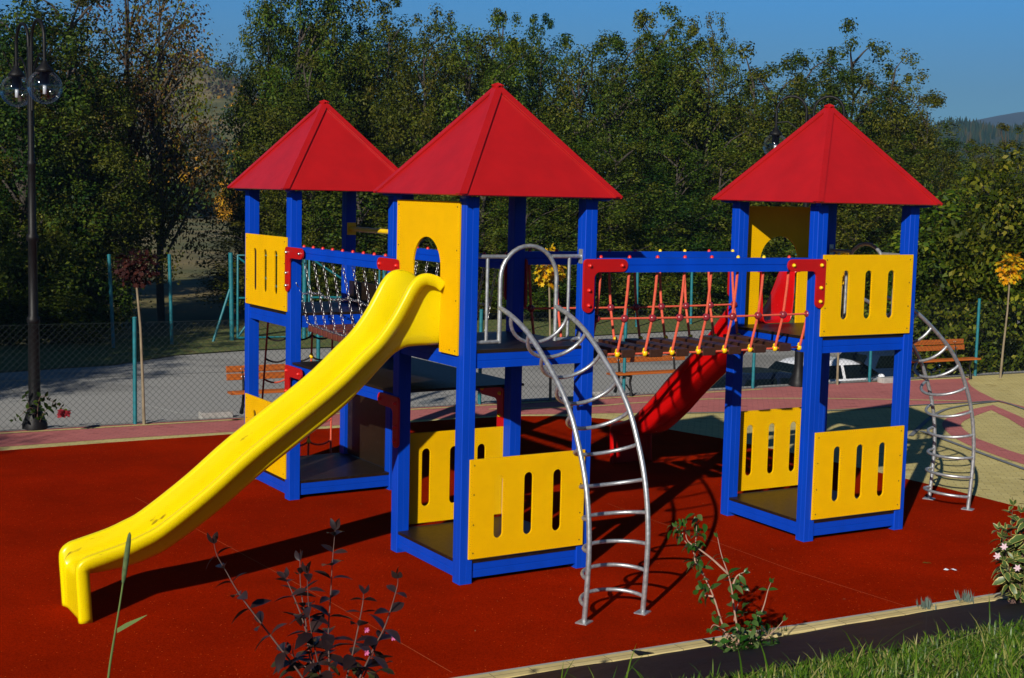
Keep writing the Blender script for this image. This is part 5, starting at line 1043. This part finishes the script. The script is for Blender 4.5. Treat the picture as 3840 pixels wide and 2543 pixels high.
p = edge(2.25, -.10); tuft('weed', 'sparse dark weed just right of the dry reddish weed on the kerb', (p[0], p[1], .02), 14, .07, 'leaf_dark', 34, .005)
# rose at the foot of the left lamp
rb_ = Vector((-5.80, 16.9, 0)); rsn = [[rb_, at(150, 1490, 16.75), at(205, 1512, 16.7), at(240, 1535, 16.65)], [rb_, at(170, 1540, 16.8), at(215, 1520, 16.7)], [rb_, at(120, 1530, 16.8), at(75, 1560, 16.7), at(50, 1575, 16.65)], [rb_, at(100, 1490, 16.85), at(95, 1480, 16.8)]]
def rosef(t, base, R):
    mb = MB(); c = at(240, 1552, 16.65) - base
    for i in range(40): a = R.uniform(0, 6.28); e = R.uniform(-.7, 1.2); d = Vector((math.cos(a) * math.cos(e), math.sin(a) * math.cos(e), math.sin(e))); leaf_prism(mb, c + d * .03 * R.random(), d, Vector((R.gauss(0, 1), R.gauss(0, 1), 1)), .065, .05, -.2)
    mb.build('flower', 'rose', t)
stem_plant('rose_bush', 'small rose bush with one dark red bloom at the foot of the left lamp', 'rose', rb_, rsn, 'leaf_dark', 'twig_dark', .075, .045, .07, 25, .3, .006, rosef, True, start=.3)
# litter
lt = MB(); R = random.Random(8); P = [Vector((-.055, .0, .012)), Vector((-.03, .018, .02)), Vector((0, .012, .010)), Vector((.03, .006, .022)), Vector((.06, -.004, .010)), Vector((.04, -.016, .012)), Vector((.005, -.010, .022)), Vector((-.025, -.014, .010))]
lt.add(P, [(0, 1, 7), (1, 2, 7), (2, 6, 7), (2, 3, 6), (3, 5, 6), (3, 4, 5)]); o = lt.build('paper_scrap', 'white'); o.location = (3.67, 11.31, .004); tag(o, 'crumpled white paper scrap lying on the red rubber at right', 'litter')
lt = MB(); leaf_prism(lt, Vector((-.03, 0, .012)), Vector((1, .2, 0)), Vector((0, 0, 1)), .06, .03, .1); leaf_prism(lt, Vector((0.01, 0.01, .014)), Vector((1, -.5, 0)), Vector((0, 0, 1)), .04, .02, .1); o = lt.build('fallen_leaf', 'leaf_bright'); o.location = (3.53, 11.51, .004); tag(o, 'small green fallen leaf on the rubber next to the white paper', 'leaf')
R = random.Random(17); crumbs = MB()
for i in range(26):
    x, y = R.uniform(-3, 4.5), R.uniform(9.2, 14)
    if EN.dot(Vector((x, y, 0))) - N0 < .2: continue
    leaf_prism(crumbs, Vector((x, y, .010)), Vector((R.gauss(0, 1), R.gauss(0, 1), 0)), Vector((0, 0, 1)), R.uniform(.012, .03), .008, .1)
tag(crumbs.build('leaf_crumbs', 'sap_bark'), 'tiny dry leaf crumbs scattered over the red rubber', 'leaf litter', None, 'stuff')

# ------------------------------------------------------------------ air: far things fade a little to blue
def haze_box():
    mb = MB().box((400, 1560, 160), (2600, 3200, 325)); o = mb.build('haze', 'white'); mt = bpy.data.materials.new('haze_air'); mt.use_nodes = True; t = mt.node_tree; t.nodes.clear(); out = t.nodes.new('ShaderNodeOutputMaterial'); pv = t.nodes.new('ShaderNodeVolumePrincipled'); pv.inputs['Color'].default_value = (0.30, 0.55, 1.0, 1); pv.inputs['Density'].default_value = 0.00015; t.links.new(pv.outputs[0], out.inputs['Volume'])
    o.data.materials.clear(); o.data.materials.append(mt); o['kind'] = 'stuff'; o['label'] = 'thin bluish air over the valley'; o['category'] = 'haze'
USE_HAZE = True
if USE_HAZE: haze_box()

# ------------------------------------------------------------------ real size
for o in list(C.objects):
    if o.parent is None and o.type in {'MESH', 'EMPTY'}:
        o.location *= SC; o.scale = (SC, SC, SC)
